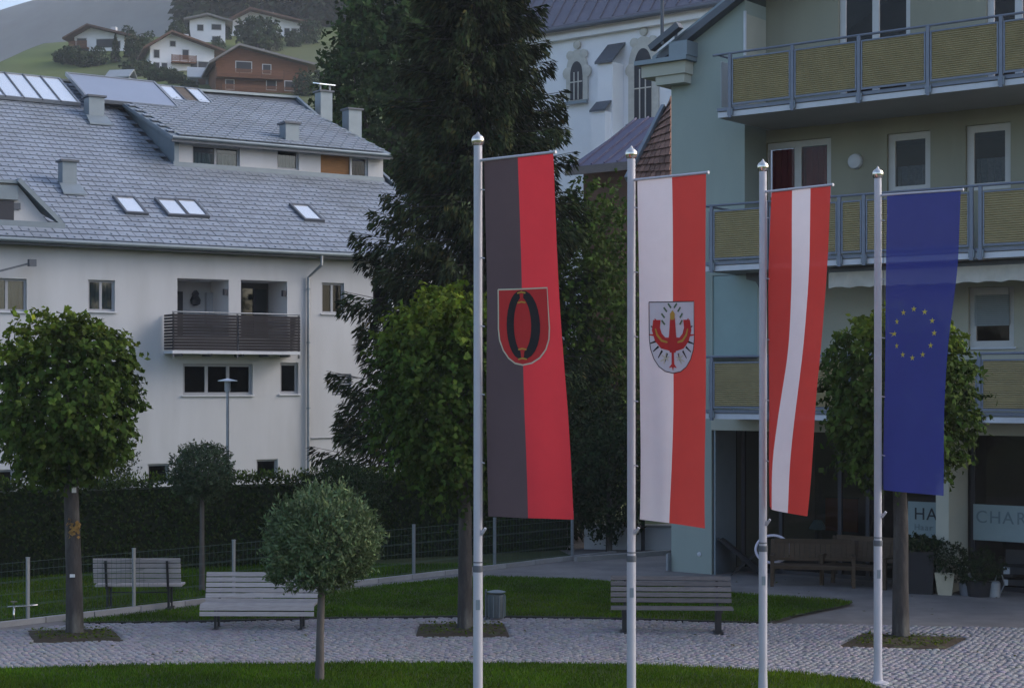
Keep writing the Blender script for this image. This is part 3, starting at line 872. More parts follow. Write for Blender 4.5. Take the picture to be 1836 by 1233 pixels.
# 4 blue with twelve stars
f4, o4 = flag_root(3, 'blue banner with a circle of yellow stars')
s4 = SURF[3]
grid_part('blue_cloth', s4.G, flag_blue, f4, o4)
ca, cb = s4.a_of_u(1643, 598); rr = 42.5 / 127.0
for q in range(12):
    a = 2 * math.pi * q / 12; x, y = ca + rr * math.sin(a), cb - rr * math.cos(a)
    P = []
    for k in range(10):
        b = math.pi * k / 5; r = .046 if k % 2 == 0 else .016
        P.append((x + r * math.sin(b), y - r * math.cos(b)))
    decal('star', s4, P, print_yellow, f4, o4, .005)

# ================================================================== benches
def park_bench(label, p, rz, L, m, backrest_only=False, pedestals=False, angle=14, curved=False):
    o = thing('park_bench', label, 'bench', p, rz)
    slat = MB(); slat.box(-L / 2, L / 2, -.037, .037, -.017, .017)
    sm = slat.mesh('slat', m)
    for k in range(4):                                   # seat (front is -y)
        link('seat_slat', sm, o, (0, -.24 + k * .105, .445 - .008 * (k == 3)), (R(-3), 0, 0))
    a = R(90 - angle)
    if curved:
        for k in range(2): link('front_slat', sm, o, (0, -.315 - .012 * k, .40 - k * .095), (R(84), 0, 0))
    for k in range(6 if curved else 5):
        d = (.015 if curved else .09) + k * (.092 if curved else .098)
        link('back_slat', sm, o, (0, .17 + d * math.cos(a), .45 + d * math.sin(a)), (a, 0, 0))
    for sx in (-1, 1):
        x = sx * (L / 2 - .24)
        mb = MB()
        if pedestals:
            mb.box(x - .05, x + .05, -.10, .12, .03, .40); mb.box(x - .06, x + .06, -.26, .20, .385, .427)
            mb.box(x - .08, x + .08, -.24, .22, 0.0, .035)
        else:
            mb.box(x - .02, x + .02, -.20, -.15, .03, .41); mb.box(x - .02, x + .02, .10, .15, .03, .41)
            mb.box(x - .028, x + .028, -.28, .20, .39, .427); mb.box(x - .05, x + .05, -.26, .20, 0.0, .03)
        mb.build('leg', M['iron'], o)
        mb = MB(); mb.bar((x, .185, .40), (x, .185 + .53 * math.cos(a) + .02, .40 + .53 * math.sin(a)), .04, .03, up=(0, -1, 0))
        mb.build('back_support', M['iron'], o)
    if not pedestals:
        mb = MB(); mb.tube([(-L / 2 + .24, -.02, .30), (L / 2 - .24, -.02, .30)], .014, 8); mb.build('stretcher', M['iron'], o)
    return o
park_bench('weathered grey slatted bench beside the round silver leaved tree', gnd(466, 1127), R(-1), 1.95, M['wood_weathered'], curved=True)
p2 = gnd(250, 1091)
park_bench('grey slatted bench seen from behind through the wire fence', (p2.x, p2.y, 0.01), R(181), 1.62, M['wood_weathered'], angle=10)
park_bench('dark weathered slatted bench with thick black legs behind the second flagpole', gnd(1204, 1135), R(-3), 2.05, M['wood_weathered_dark'], pedestals=True, angle=24)

# litter bin
b_ = gnd(890, 1112)
o = thing('litter_bin', 'small grey metal litter bin on a post by the lawn', 'bin', b_)
mb = MB(); mb.lathe([(.14, .06), (.15, .08), (.155, .44), (.158, .47), (.15, .475), (.145, .44), (.13, .10)], 20); mb.build('drum', M['bin_metal'], o, smooth=True)
mb = MB()
for k in range(10):
    a = 2 * math.pi * k / 10; mb.tube([(.162 * math.cos(a), .162 * math.sin(a), .08), (.162 * math.cos(a), .162 * math.sin(a), .45)], .007, 5)
mb.build('rib_cage', M['zinc_plain'], o)
mb = MB(); mb.lathe([(.16, .505), (.165, .52), (.06, .545)], 20); mb.build('lid', M['zinc_plain'], o, smooth=True)
mb = MB(); mb.tube([(-.185, 0, 0), (-.185, 0, .56)], .02, 8); mb.bar((-.18, 0, .3), (-.14, 0, .3), .03, .02); mb.build('post', M['bin_metal'], o)

# street lamp between hedge and white building
lp = at(408, 680, 46.5)
o = thing('street_lamp', 'slim grey street lamp with a flat disc head before the white house', 'street lamp', (lp.x, lp.y, 0))
mb = MB(); mb.tube([(0, 0, 0), (0, 0, 1.2), (0, 0, lp.z - .3)], [.06, .045, .04], 10); mb.build('post', M['galv'], o, smooth=True)
mb = MB(); mb.lathe([(.06, lp.z - .35), (.085, lp.z - .3), (.085, lp.z - .06)], 12); mb.build('lamp_glass', M['frame_grey'], o, smooth=True)
mb = MB(); mb.lathe([(.02, lp.z - .06), (.27, lp.z - .05), (.27, lp.z - .03), (.05, lp.z + .02), (.01, lp.z + .03)], 20); mb.build('disc_head', M['fascia'], o, smooth=True)

# ================================================================== building helpers
def wall_open(name, x0, x1, z0, z1, ops, m, parent, y=0.0, reveal=0.14, m_reveal=None):
    """wall face with real openings and reveals; ops = [(x0,x1,z0,z1[,depth])]"""
    mb = MB()
    X = sorted({x0, x1, *[a for o in ops for a in o[:2] if x0 < a < x1]})
    Z = sorted({z0, z1, *[a for o in ops for a in o[2:4] if z0 < a < z1]})
    for a, b in zip(X[:-1], X[1:]):
        for c, d in zip(Z[:-1], Z[1:]):
            mx, mz = (a + b) / 2, (c + d) / 2
            if any(o[0] < mx < o[1] and o[2] < mz < o[3] for o in ops): continue
            mb.quad((a, y, c), (b, y, c), (b, y, d), (a, y, d))
    for o in ops:
        a, b, c, d = max(o[0], x0), min(o[1], x1), max(o[2], z0), min(o[3], z1)
        r = o[4] if len(o) > 4 else reveal
        mb.quad((a, y, c), (a, y + r, c), (a, y + r, d), (a, y, d)); mb.quad((b, y, c), (b, y, d), (b, y + r, d), (b, y + r, c))
        mb.quad((a, y, d), (a, y + r, d), (b, y + r, d), (b, y, d)); mb.quad((a, y, c), (b, y, c), (b, y + r, c), (a, y + r, c))
    return mb.build(name, m, parent)

def window(parent, x0, x1, z0, z1, y, n=1, fw=.07, m_frame=None, m_glass=None, sill=True, curtain=None, bars=None, msill=None):
    """frame part with panes (and sill, curtain) as sub-parts; y is the outer wall face"""
    m_frame = m_frame or M['frame_grey']; m_glass = m_glass or glass('pane_glass')
    w = MB(); ya, yb = y + .09, y + .15
    w.box(x0, x0 + fw, ya, yb, z0, z1); w.box(x1 - fw, x1, ya, yb, z0, z1)
    w.box(x0 + fw, x1 - fw, ya, yb, z0, z0 + fw); w.box(x0 + fw, x1 - fw, ya, yb, z1 - fw, z1)
    iw = (x1 - x0 - 2 * fw)
    for k in range(1, n):
        xm = x0 + fw + iw * k / n
        w.box(xm - fw * .6, xm + fw * .6, ya + .005, yb - .005, z0 + fw, z1 - fw)
    wo = w.build('window', m_frame, parent)
    for k in range(n):
        a = x0 + fw + iw * k / n + (fw * .6 if k else 0); b = x0 + fw + iw * (k + 1) / n - (fw * .6 if k < n - 1 else 0)
        MB().quad((a, yb - .02, z0 + fw), (b, yb - .02, z0 + fw), (b, yb - .02, z1 - fw), (a, yb - .02, z1 - fw)).build('pane', m_glass, wo)
    if sill:
        MB().box(x0 - .05, x1 + .05, y - .06, y + .085, z0 - .045, z0 - .002).build('sill', msill or M['fascia'], wo)
    if curtain:
        mc, f0, f1, h = curtain                                # material, x fractions, height fraction from bottom
        c = MB(); a = x0 + fw + iw * f0; b = x0 + fw + iw * f1; nn = max(6, int((b - a) / .05))
        zt = z0 + fw + (z1 - z0 - 2 * fw) * h
        for k in range(nn):
            xa, xb = a + (b - a) * k / nn, a + (b - a) * (k + 1) / nn
            da, db = .03 * math.sin(k * 2.1), .03 * math.sin((k + 1) * 2.1)
            c.quad((xa, yb + .08 + da, z0 + fw), (xb, yb + .08 + db, z0 + fw), (xb, yb + .08 + db, zt), (xa, yb + .08 + da, zt))
        c.build('curtain', mc, wo)
    return wo

# ================================================================== white house with the zinc roof (left)
LB = Frame(-8.95, 55.0, 0.0, 33.0)
house = thing('white_house', 'long white rendered house with a big grey tiled roof', 'house', LB.o, R(33))
PITCH = math.tan(R(28))
xe, ze = LB.on(366, 441, -0.45)
XL, XR = LB.on(-120, 420)[0], LB.on(846, 460)[0]
Y0R = -0.45
ridge_y = 14.2
RL_, RR_ = 12.9, 14.35                                # the ridge runs slightly out of parallel
def ridge_at(x): return RL_ + (RR_ - RL_) * (x - XL) / (XR - XL)
def roof_z(y): return ze + (y - Y0R) * PITCH
def on_roof(u, v, lift=0.0): return LB.on_plane(u, v, ze + lift, Y0R, PITCH)

def lb_rect(u0, v0, u1, v1, yc=0.0):
    a = LB.on(u0, (v0 + v1) / 2, yc)[0]; b = LB.on(u1, (v0 + v1) / 2, yc)[0]; um = (u0 + u1) / 2
    return a, b, LB.on(um, v1, yc)[1], LB.on(um, v0, yc)[1]
Wd = {k: lb_rect(*r) for k, r in {
 'a': (-22, 499, 48, 558), 'b': (158, 502, 206, 558), 'c': (577, 507, 617, 562), 'd': (668, 512, 702, 566), 'e': (328, 652, 453, 708), 'f': (502, 650, 535, 706),
 'g': (-30, 842, 25, 885), 'h': (265, 831, 303, 866), 'i': (460, 823, 498, 857), 'v': (595, 670, 630, 708), 'l1': (318, 500, 410, 603), 'l2': (432, 503, 515, 603)}.items()}
eave_wall = ze + .45 * PITCH - .02
ops = [(*Wd[k], 1.5) if k[0] == 'l' else (*Wd[k],) for k in Wd]
wall_open('front_wall', XL + .3, XR - .3, -.4, eave_wall, ops, M['plaster'], house)
mb = MB(); zr = roof_z(ridge_y) - .15
for x in (XL + .3, XR - .3):
    mb.poly([(x, 0, -.4), (x, 2 * ridge_y + .4, -.4), (x, 2 * ridge_y + .4, eave_wall), (x, ridge_at(x), roof_z(ridge_at(x)) - .25), (x, 0, eave_wall)])
mb.build('gable_wall', M['plaster'], house)
MB().quad((XL + .3, 2 * ridge_y + .4, -.4), (XR - .3, 2 * ridge_y + .4, -.4), (XR - .3, 2 * ridge_y + .4, eave_wall), (XL + .3, 2 * ridge_y + .4, eave_wall)).build('back_wall', M['plaster'], house)
for z in (2.9, 5.75):
    MB().box(XL + .4, XR - .4, 1.6, 12, z, z + .2).build('floor_slab', M['interior'], house)
MB().box(XL + .4, XR - .4, 4.2, 4.3, -.3, eave_wall).build('partition', M['interior'], house)
g_dark = glass('pane_glass')
g_teal = glass('pane_teal', (0.5, 0.62, 0.62), 0.7, 0.05, 1.2)
window(house, *Wd['a'], 0, 2, m_glass=g_teal, curtain=(M['curtain'], 0, 1, 1.0))
window(house, *Wd['b'], 0, 2, m_glass=g_teal, curtain=(M['curtain'], .0, 1, 1.0))
window(house, *Wd['c'], 0, 2); window(house, *Wd['d'], 0, 1); window(house, *Wd['e'], 0, 3, fw=.09); window(house, *Wd['f'], 0, 1, fw=.09)
window(house, *Wd['g'], 0, 1, sill=False); window(house, *Wd['h'], 0, 1, sill=False); window(house, *Wd['i'], 0, 1, sill=False)
a, b, c, d = Wd['v']
vt = MB().box(a, b, .10, .13, c, d).build('vent_grille', M['zinc_dark'], house)
for k in range(7):
    z = c + (d - c) * (k + .5) / 7
    MB().bar((a, .07, z), (b, .07, z), .05, .045, up=(0, -.6, 1)).build('louvre_slat', M['frame_grey'], vt)
# loggias
for key in ('l1', 'l2'):
    a, b, c, d = Wd[key]
    lo = MB().quad((a, 1.5, c), (b, 1.5, c), (b, 1.5, d), (a, 1.5, d)).build('loggia_back', M['plaster'] if key == 'l1' else M['interior'], house)
    if key == 'l1':
        MB().box(a + .05, a + .75, 1.40, 1.49, c + .05, d - .35).build('door', M['frame_dark'], lo)
        MB().lathe([(.05, 0), (.16, .06), (.18, .2), (.1, .34), (.13, .40), (.05, .52)], 10, (a + 1.15, 1.3, c + 1.05)).build('wall_ornament', M['frame_dark'], lo)
        MB().box(a + 1.55, a + 1.9, 1.3, 1.48, c + .4, c + 1.5).build('cupboard', M['frame_grey'], lo)
    else:
        MB().quad((a + .1, 1.40, c), (b - .1, 1.40, c), (b - .1, 1.40, d - .2), (a + .1, 1.40, d - .2)).build('glass_door', g_teal, lo)
        for f in (.36, .66): MB().box(a + (b - a) * f - .04, a + (b - a) * f + .04, 1.34, 1.42, c, d - .2).build('door_post', M['frame_dark'], lo)
    MB().box(b - .16, b - .06, -.02, .12, d - .5, d - .3).build('lamp', M['frame_dark'], lo)
# timber balcony
ba, bb, bz0, bz1 = lb_rect(309, 563, 538, 628, -.75)
bal = MB().box(ba, bb, -.78, 0, bz0 - .12, bz0 - .02).build('balcony', M['fascia'], house)
slat = MB(); slat.box(0, (bb - ba) / 2 - .05, -.012, .012, -.043, .043); sme = slat.mesh('slat', M['wood_dark'])
side = MB(); side.box(-.012, .012, 0, .72, -.034, .034); dme = side.mesh('side_slat', M['wood_dark'])
nsl = 12
for k in range(nsl):
    z = bz0 + .04 + (bz1 - bz0 - .12) * k / (nsl - 1)
    for h in (0, 1):
        link('slat', sme, bal, (ba + .025 + h * (bb - ba) / 2 + random.uniform(-.01, .01), -.775, z))
    link('side_slat', dme, bal, (ba + .012, -.76, z)); link('side_slat', dme, bal, (bb - .012, -.76, z))
for f in (0, .5, 1):
    x = ba + .04 + (bb - ba - .08) * f
    MB().box(x - .025, x + .025, -.76, -.71, bz0 - .25, bz1).build('post', M['zinc_dark'], bal)
for f in (.08, .3, .55, .75, .92):
    x = ba + (bb - ba) * f
    MB().box(x - .03, x + .03, -.70, -.02, bz0 - .2, bz0 - .12).build('bracket', M['zinc_dark'], bal)
MB().tube([(ba, -.74, bz1 + .03), (bb, -.74, bz1 + .03)], .025, 8).build('handrail', M['galv'], bal)

# roof: boarding, tiles, gutter, pipe
TH = math.atan(PITCH); slope_len = (ridge_y - Y0R) / math.cos(TH)
mb = MB(); mb.prism([(XL, Y0R, ze - .06), (XR, Y0R, ze - .06), (XR, RR_, roof_z(RR_) - .06), (XL, RL_, roof_z(RL_) - .06)], (0, 0, -.16))
mb.prism([(XL, 2 * ridge_y + .85, ze - .06), (XR, 2 * ridge_y + .85, ze - .06), (XR, RR_ + .001, roof_z(RR_) - .06), (XL, RL_ + .001, roof_z(RL_) - .06)], (0, 0, -.16))
roof = mb.build('roof', M['zinc_dark'], house)
tw, th = .52, .42
cs, sn = math.cos(TH), math.sin(TH)
tile = MB()
def T(x, s, h):                       # tile-local: x across, s up the slope, h off the slope
    return (x, s * cs - h * sn, s * sn + h * cs)
x2 = tw / 2 - .014
tile._a([T(-x2, 0, .012), T(x2, 0, .012), T(x2, th, .004), T(-x2, th, .004), T(-x2, 0, .046), T(x2, 0, .046), T(x2, th, .012), T(-x2, th, .012)],
        [(4, 5, 6, 7), (0, 1, 5, 4), (1, 2, 6, 5), (3, 0, 4, 7)])
tile._a([T(-.02, .06, .04), T(.02, .06, .04), T(.02, .20, .037), T(-.02, .20, .037), T(-.012, .07, .075), T(.012, .07, .075)], [(0, 1, 5, 4), (1, 2, 5), (3, 0, 4), (2, 3, 4, 5)], 1)
tme = tile.mesh('tile', [M['zinc'], M['zinc_plain']])

# dormer geometry (shed dormer rising out of the tiles)
dxa, dya, dza = on_roof(311, 296)
DY = dya                                           # dormer front wall plane
dxl = LB.on(314, 270, DY)[0]; dxr = XR - .35
DZ0 = roof_z(DY)
DZ1 = LB.on(330, 245, DY)[1] + .12
d_sl = (roof_z(ridge_y) - .02 - DZ1) / (ridge_y - DY + .35)
def dorm_z(y): return DZ1 + (y - DY) * d_sl
y_meet = (DZ1 - DY * d_sl - ze + Y0R * PITCH) / (PITCH - d_sl)
def in_dormer(x, y): return x > dxl - .25 and y > DY - .1

cand = []
nrow = int(slope_len / th)
for r in range(nrow):
    y = Y0R + r * th * cs; z = ze + r * th * sn
    x = XL + (tw / 2 if r % 2 == 0 else 0) + tw * .5
    while x < XR - tw * .4:
        if not in_dormer(x, y + .2) and y < ridge_at(x) - .35:
            wp = LB.world(x, y, z); cand.append((wp.y, x, y, z))
        x += tw
drow = int((ridge_y - DY) / math.cos(math.atan(d_sl)) / th)
da = math.atan(d_sl)
dcand = []
for r in range(drow + 1):
    y = DY - .35 + r * th * math.cos(da); z = dorm_z(y)
    x = dxl - .25 + (tw / 2 if r % 2 == 0 else 0) + tw * .5
    while x < dxr + .1:
        if y < ridge_y - .3: dcand.append((LB.world(x, y, z).y, x, y, z))
        x += tw
def in_view(c):
    p = LB.world(c[1], c[2], c[3]); u = CU + FPX * p.x / p.y
    return -10 < u < 720
cand.sort(key=lambda c: (not in_view(c), c[0]))
for c in cand[:300]:
    link('tile', tme, roof, (c[1] + random.uniform(-.006, .006), c[2], c[3]), (random.uniform(-.008, .008), 0, random.uniform(-.004, .004)))
rest = MB()
def add_tiles(lst, dang):
    src_v = [v.co.copy() for v in tme.vertices]; src_f = [(tuple(p.vertices), p.material_index) for p in tme.polygons]
    for c in lst:
        mt = Matrix.Translation((c[1], c[2], c[3])) @ Matrix.Rotation(dang + random.uniform(-.008, .008), 4, 'X')
        b = len(rest.v); rest.v += [tuple(mt @ p) for p in src_v]
        for f, mi in src_f: rest.f.append(tuple(b + k for k in f)); rest.m.append(mi)
add_tiles(cand[300:], 0.0); add_tiles(dcand, da - TH)
ro = rest.build('roof_tiles', [M['zinc'], M['zinc_plain']], roof); ro['kind'] = 'stuff'
MB().bar((XL, RL_, roof_z(RL_)), (XR, RR_, roof_z(RR_)), .34, .10).build('ridge_cap', M['zinc_plain'], roof)
MB().bar((XR - .05, Y0R, ze + .03), (XR - .05, ridge_y, roof_z(ridge_y) + .03), .14, .12).build('verge_flashing', M['zinc_plain'], roof)
mb = MB(); mb.tube([(XL, Y0R - .07, ze - .08), (XR, Y0R - .07, ze - .08)], .075, 10); mb.build('gutter', M['zinc_plain'], roof, smooth=True)
px_ = LB.on(553, 600, -.08)[0]
mb = MB(); mb.tube([(px_ + .28, Y0R - .06, ze - .1), (px_ + .28, Y0R - .06, ze - .45), (px_, -.09, ze - .85), (px_, -.09, -.3)], .055, 8); mb.build('downpipe', M['galv'], house)
for z in (1.2, 3.4, 5.6, 7.4): MB().lathe([(.07, z), (.07, z + .05)], 10, (px_, -.09, 0)).build('pipe_bracket', M['zinc_plain'], house)
xa, za = LB.on(558, 785, -.03); xb = LB.on(662, 785, -.03)[0]
MB().tube([(xa, -.03, za), (xb, -.03, za + .03)], .022, 6).build('cable_pipe', M['galv'], house)
# awning arm at the left end
xa, za = LB.on(-40, 496, -.5); xb, zb = LB.on(58, 471, -.5)
MB().bar((xa, -.5, za), (xb, -.5, zb), .05, .06).build('awning_arm', M['zinc_dark'], house)
MB().box(xb - .12, xb + .1, -.6, -.40, zb - .11, zb + .1).build('awning_motor', M['zinc_dark'], house)

# shed dormer parts
dm = MB().prism([(dxl - .3, DY - .42, dorm_z(DY - .42) - .03), (dxr + .2, DY - .42, dorm_z(DY - .42) - .03), (dxr + .2, ridge_y, dorm_z(ridge_y) - .03), (dxl - .3, ridge_y, dorm_z(ridge_y) - .03)], (0, 0, -.13)).build('dormer', M['zinc_plain'], house)
WDm = {'a': (345, 262, 430, 299), 'b': (497, 268, 536, 304), 'c': (575, 279, 628, 322), 'd': (630, 281, 660, 322)}
WDm = {k: lb_rect(*r, DY) for k, r in WDm.items()}
zbase2 = WDm['c'][2] - .05
wall_open('dormer_wall', dxl, WDm['c'][0] - .15, DZ0 - .25, DZ1 - .02, [WDm['a'], WDm['b']], M['plaster'], dm, y=DY)
wall_open('dormer_wall', WDm['c'][0] - .149, dxr, zbase2 - .5, DZ1 - .02, [WDm['c'], WDm['d']], M['plaster'], dm, y=DY)
window(dm, *WDm['a'], DY, 2, m_glass=g_teal, sill=False, curtain=(M['curtain'], 0, 1, .7)); window(dm, *WDm['b'], DY, 1, m_glass=g_teal, sill=False, curtain=(M['curtain'], 0, 1, .8))
a, b, c, d = WDm['c']
MB().box(a, b, DY + .08, DY + .13, c, d).build('timber_door', M['wood_orange'], dm)
window(dm, *WDm['d'], DY, 1, m_frame=M['frame_white'], sill=False, curtain=(M['wood_orange'], 0, 1, .9))
MB().poly([(dxl, DY, DZ0 - .2), (dxl, DY, DZ1), (dxl, y_meet, roof_z(y_meet))]).build('cheek', M['zinc_plain'], dm)
MB().box(dxl - .05, dxl + .12, DY - .06, DY + .02, DZ0 - .1, DZ1 + .05).build('corner_post', M['zinc_plain'], dm)
mb = MB(); mb.box(dxl - .3, dxr + .2, DY - .44, DY - .36, dorm_z(DY - .42) - .24, dorm_z(DY - .42) - .165); mb.build('fascia_board', M['zinc_dark'], dm)
mb = MB(); mb.tube([(dxl - .3, DY - .48, dorm_z(DY - .42) - .08), (dxr + .2, DY - .48, dorm_z(DY - .42) - .08)], .06, 8); mb.build('dormer_gutter', M['zinc_plain'], dm)
MB().box(dxl - .1, dxr, DY - .10, DY - .004, DZ0 - .12, DZ0 + .12).build('apron_flashing', M['zinc_plain'], dm)

# little gabled dormer at the left edge
gx1, gy, gz = on_roof(104, 404); gx0 = LB.on(-70, 404, gy)[0]
zt = LB.on(30, 330, gy)[1]; xt = LB.on(30, 330, gy)[0]
gd = MB().prism([(gx0, gy, gz - .2), (gx1 - .25, gy, gz - .2), (gx1 - .25, gy, gz), (xt, gy, zt), (gx0, gy, zt)], (0, .1, 0)).build('side_dormer', M['plaster'], house)
mb = MB(); yk = gy + (zt - gz) / PITCH
mb.prism([(gx1, gy - .15, gz + .02), (xt + .05, gy - .15, zt + .06), (xt + .05, yk, zt + .06)], (-.05, 0, .09)); mb.build('dormer_slope', M['zinc_plain'], gd)
MB().bar((gx1 + .05, gy - .14, gz + .06), (xt, gy - .14, zt + .12), .18, .14).build('verge_flashing', M['zinc_plain'], gd)
MB().box(gx0, gx1 + .15, gy - .25, gy - .01, gz - .12, gz + .06).build('apron_flashing', M['zinc_plain'], gd)
MB().prism([(gx0, gy - .15, zt), (xt, gy - .15, zt), (xt, yk, zt + .02), (gx0, yk, zt + .02)], (0, 0, .09)).build('dormer_roof', M['zinc_plain'], gd)
za, zb = LB.on(10, 358, gy)[1], LB.on(10, 333, gy)[1]; xb = LB.on(31, 345, gy)[0]
MB().box(gx0, xb, gy - .12, gy - .004, za, zb).build('metal_panel', M['zinc_plain'], gd)
xw = LB.on(24, 380, gy)[0]
MB().box(gx0, xw, gy - .06, gy - .006, gz + .05, za - .03).build('dark_window', M['frame_dark'], gd)
xw = LB.on(29, 378, gy)[0]; MB().box(xw - .2, xw + .12, gy - .05, gy - .008, gz + .42, gz + .62).build('vent', M['zinc_dark'], gd)

# skylights
for (u, v, wd, ln) in ((233, 372, .62, 1.25), (308, 376, .62, 1.25), (343, 377, .62, 1.25), (549, 385, .62, 1.25)):
    x, y, z = on_roof(u, v)
    so = MB()
    for (a0, a1, s0, s1) in ((-wd / 2 - .08, wd / 2 + .08, -ln / 2 - .1, -ln / 2), (-wd / 2 - .08, wd / 2 + .08, ln / 2, ln / 2 + .1), (-wd / 2 - .08, -wd / 2, -ln / 2, ln / 2), (wd / 2, wd / 2 + .08, -ln / 2, ln / 2)):
        vs = [T(a, s, h) for a in (a0, a1) for s in (s0, s1) for h in (-.02, .13)]
        so._a(vs, [(0, 1, 3, 2), (4, 6, 7, 5), (0, 4, 5, 1), (2, 3, 7, 6), (0, 2, 6, 4), (1, 5, 7, 3)])
    so = so.build('skylight', M['zinc_dark'], house, (x, y, z))
    MB().quad(T(-wd / 2, -ln / 2, .10), T(wd / 2, -ln / 2, .10), T(wd / 2, ln / 2, .10), T(-wd / 2, ln / 2, .10)).build('pane', M['mirror_glass'], so)

# chimneys
def chimney(u0, u1, vt, vb, lift=0.0, cap=False, dp=None, on_dormer=False):
    um = (u0 + u1) / 2
    if on_dormer:
        x, y, z = LB.on_plane(um, vb, DZ1 + .02, DY, d_sl)
    else:
        x, y, z = on_roof(um, vb)
    Yw = LB.world(x, y, z).y
    w = (u1 - u0) / FPX * Yw * .86; h = (vb - vt) / FPX * Yw
    c = MB(); c.box(-w / 2, w / 2, 0, dp or w, -.5, h); c = c.build('chimney', M['zinc_plain'], house, (x, y, z))
    MB().box(-w / 2 - .07, w / 2 + .07, -.07, (dp or w) + .07, h, h + .07).build('chimney_cap', M['zinc_dark'], c)
    if not on_dormer: MB().prism([(-w / 2 - .15, -.55, -.22), (w / 2 + .15, -.55, -.22), (w / 2 + .1, .02, .16), (-w / 2 - .1, .02, .16)], (0, 0, .05)).build('flashing', M['zinc_plain'], c)
    if cap:
        for sx in (-1, 1): MB().box(sx * w * .4 - .03, sx * w * .4 + .03, .1, .16, h + .07, h + .3).build('cowl_leg', M['galv'], c)
        MB().prism([(-w / 2 - .1, -.1, h + .28), (w / 2 + .1, -.1, h + .28), (w / 2 + .1, w, h + .42), (-w / 2 - .1, w, h + .42)], (0, 0, .04)).build('cowl', M['mirror_glass'], c)
chimney(157, 190, 174, 217); chimney(110, 140, 290, 340); chimney(509, 540, 222, 252, on_dormer=True)
chimney(572, 599, 165, 196, cap=True, on_dormer=True); chimney(622, 652, 197, 226, on_dormer=True)

# solar collectors along the ridge: each frame a part, panes as sub-parts
def solar(u0, v0, u1, v1, ytop, lift, n, m, tilt=0.0):
    xa, ya, _ = on_roof(u0, v0, lift); xb, yb, _ = on_roof(u1, v1, lift)
    y0 = (ya + yb) / 2
    def P(x, y, h): return (x, y - h * sn, roof_z(y) + lift + h * cs + (y - y0) * tilt)
    fr_ = MB(); e = .07
    for (x0, x1, yy0, yy1) in ((xa, xb, y0, y0 + e), (xa, xb, ytop - e, ytop), (xa, xa + e, y0 + e, ytop - e), (xb - e, xb, y0 + e, ytop - e)):
        vs = [P(x, y, h) for x in (x0, x1) for y in (yy0, yy1) for h in (-.06, .08)]
        fr_._a(vs, [(0, 1, 3, 2), (4, 6, 7, 5), (0, 4, 5, 1), (2, 3, 7, 6), (0, 2, 6, 4), (1, 5, 7, 3)])
    fo = fr_.build('solar_collector', M['galv'], house)
    for k in range(n):
        a = xa + e + (xb - xa - 2 * e) * k / n + .025; b = xa + e + (xb - xa - 2 * e) * (k + 1) / n - .025
        vs = [P(x, y, h) for x in (a, b) for y in (y0 + e, ytop - e) for h in (-.02, .05)]
        MB()._a(vs, [(0, 1, 3, 2), (4, 6, 7, 5), (0, 4, 5, 1), (2, 3, 7, 6), (0, 2, 6, 4), (1, 5, 7, 3)]).build('solar_pane', m[k % len(m)], fo)
        if k:
            MB().bar(P(a - .025, y0, .06), P(a - .025, ytop, .06), .05, .06).build('glazing_bar', M['zinc_dark'], fo)
    for f in (.1, .5, .9):
        x = xa + (xb - xa) * f
        MB().box(x - .03, x + .03, y0 + .2, y0 + .26, roof_z(y0 + .2) - .02, roof_z(y0 + .2) + lift + .02).build('foot', M['zinc_dark'], fo)
MG, SO, TR = M['mirror_glass'], M['solar'], M['soil']
solar(-60, 172, 142, 185, on_roof(50, 137, .16)[1], .16, 6, [MG])
sol2 = mat('solar_matt', (0.30, 0.33, 0.40), 0.28, 0.06, 0.6, metal=0.5, spec=0.6)
solar(160, 183, 318, 192, on_roof(190, 140, .42)[1], .42, 1, [sol2])
solar(322, 197, 398, 203, on_roof(318, 158, .14)[1], .14, 3, [MG, mat('solar_brown', (0.10, 0.075, 0.05), 0.5, 0.3, 3), MG])

# ================================================================== green apartment building (right)
GB = Frame(3.6, 37.8, 0.0, -37.7)
flat = thing('apartment_building', 'pale green apartment building with tan balconies and a shop below', 'apartment building', GB.o, R(-37.7))
RB = 0.95                                             # recess depth of the back wall
PW = 1.89                                             # pier width upstairs
XE = 13.5                                             # right end of what is built
ZS = [3.48, 6.62, 9.87]                               # slab undersides
def gb(u, v, y=0.0): return GB.on(u, v, y)
def gb_rect(u0, v0, u1, v1, y):
    a = GB.on(u0, (v0 + v1) / 2, y)[0]; b = GB.on(u1, (v0 + v1) / 2, y)[0]; um = (u0 + u1) / 2
    return a, b, GB.on(um, v1, y)[1], GB.on(um, v0, y)[1]
# pier: narrow below, wide above, sloping top under the verge
zv0, zv1 = gb(1225, 88)[1], gb(1335, 0)[1]; xv0, xv1 = gb(1225, 88)[0], gb(1335, 0)[0]
sl = (zv1 - zv0) / (xv1 - xv0)
def verge_z(x): return zv0 + (x - xv0) * sl
xp = 1.05
MB().prism([(0, 0, 0), (xp, 0, 0), (xp, 0, ZS[1]), (0, 0, ZS[1])], (0, 12, 0)).build('pier', M['plaster_green'], flat)
MB().prism([(0, 0, ZS[1] + .001), (PW, 0, ZS[1] + .001), (PW, 0, verge_z(PW)), (0, 0, verge_z(0))], (0, RB + .02, 0)).build('pier', M['plaster_green'], flat)
MB().prism([(0, RB + .021, ZS[1]), (XE, RB + .4, ZS[1]), (XE, RB + .4, verge_z(XE)), (0, RB + .021, verge_z(0))], (0, .001, 0))
xr_, _ = gb(1336, 50)
MB().box(PW + .001, PW + .012, .05, RB - .02, ZS[2] + .3, verge_z(PW) - .3).build('return_wall', M['plaster_cream'], flat)
MB().box(PW - .02, PW + .03, -.02, .03, gb(1336, 100)[1], gb(1336, 20)[1]).build('corner_trim', M['fascia'], flat)
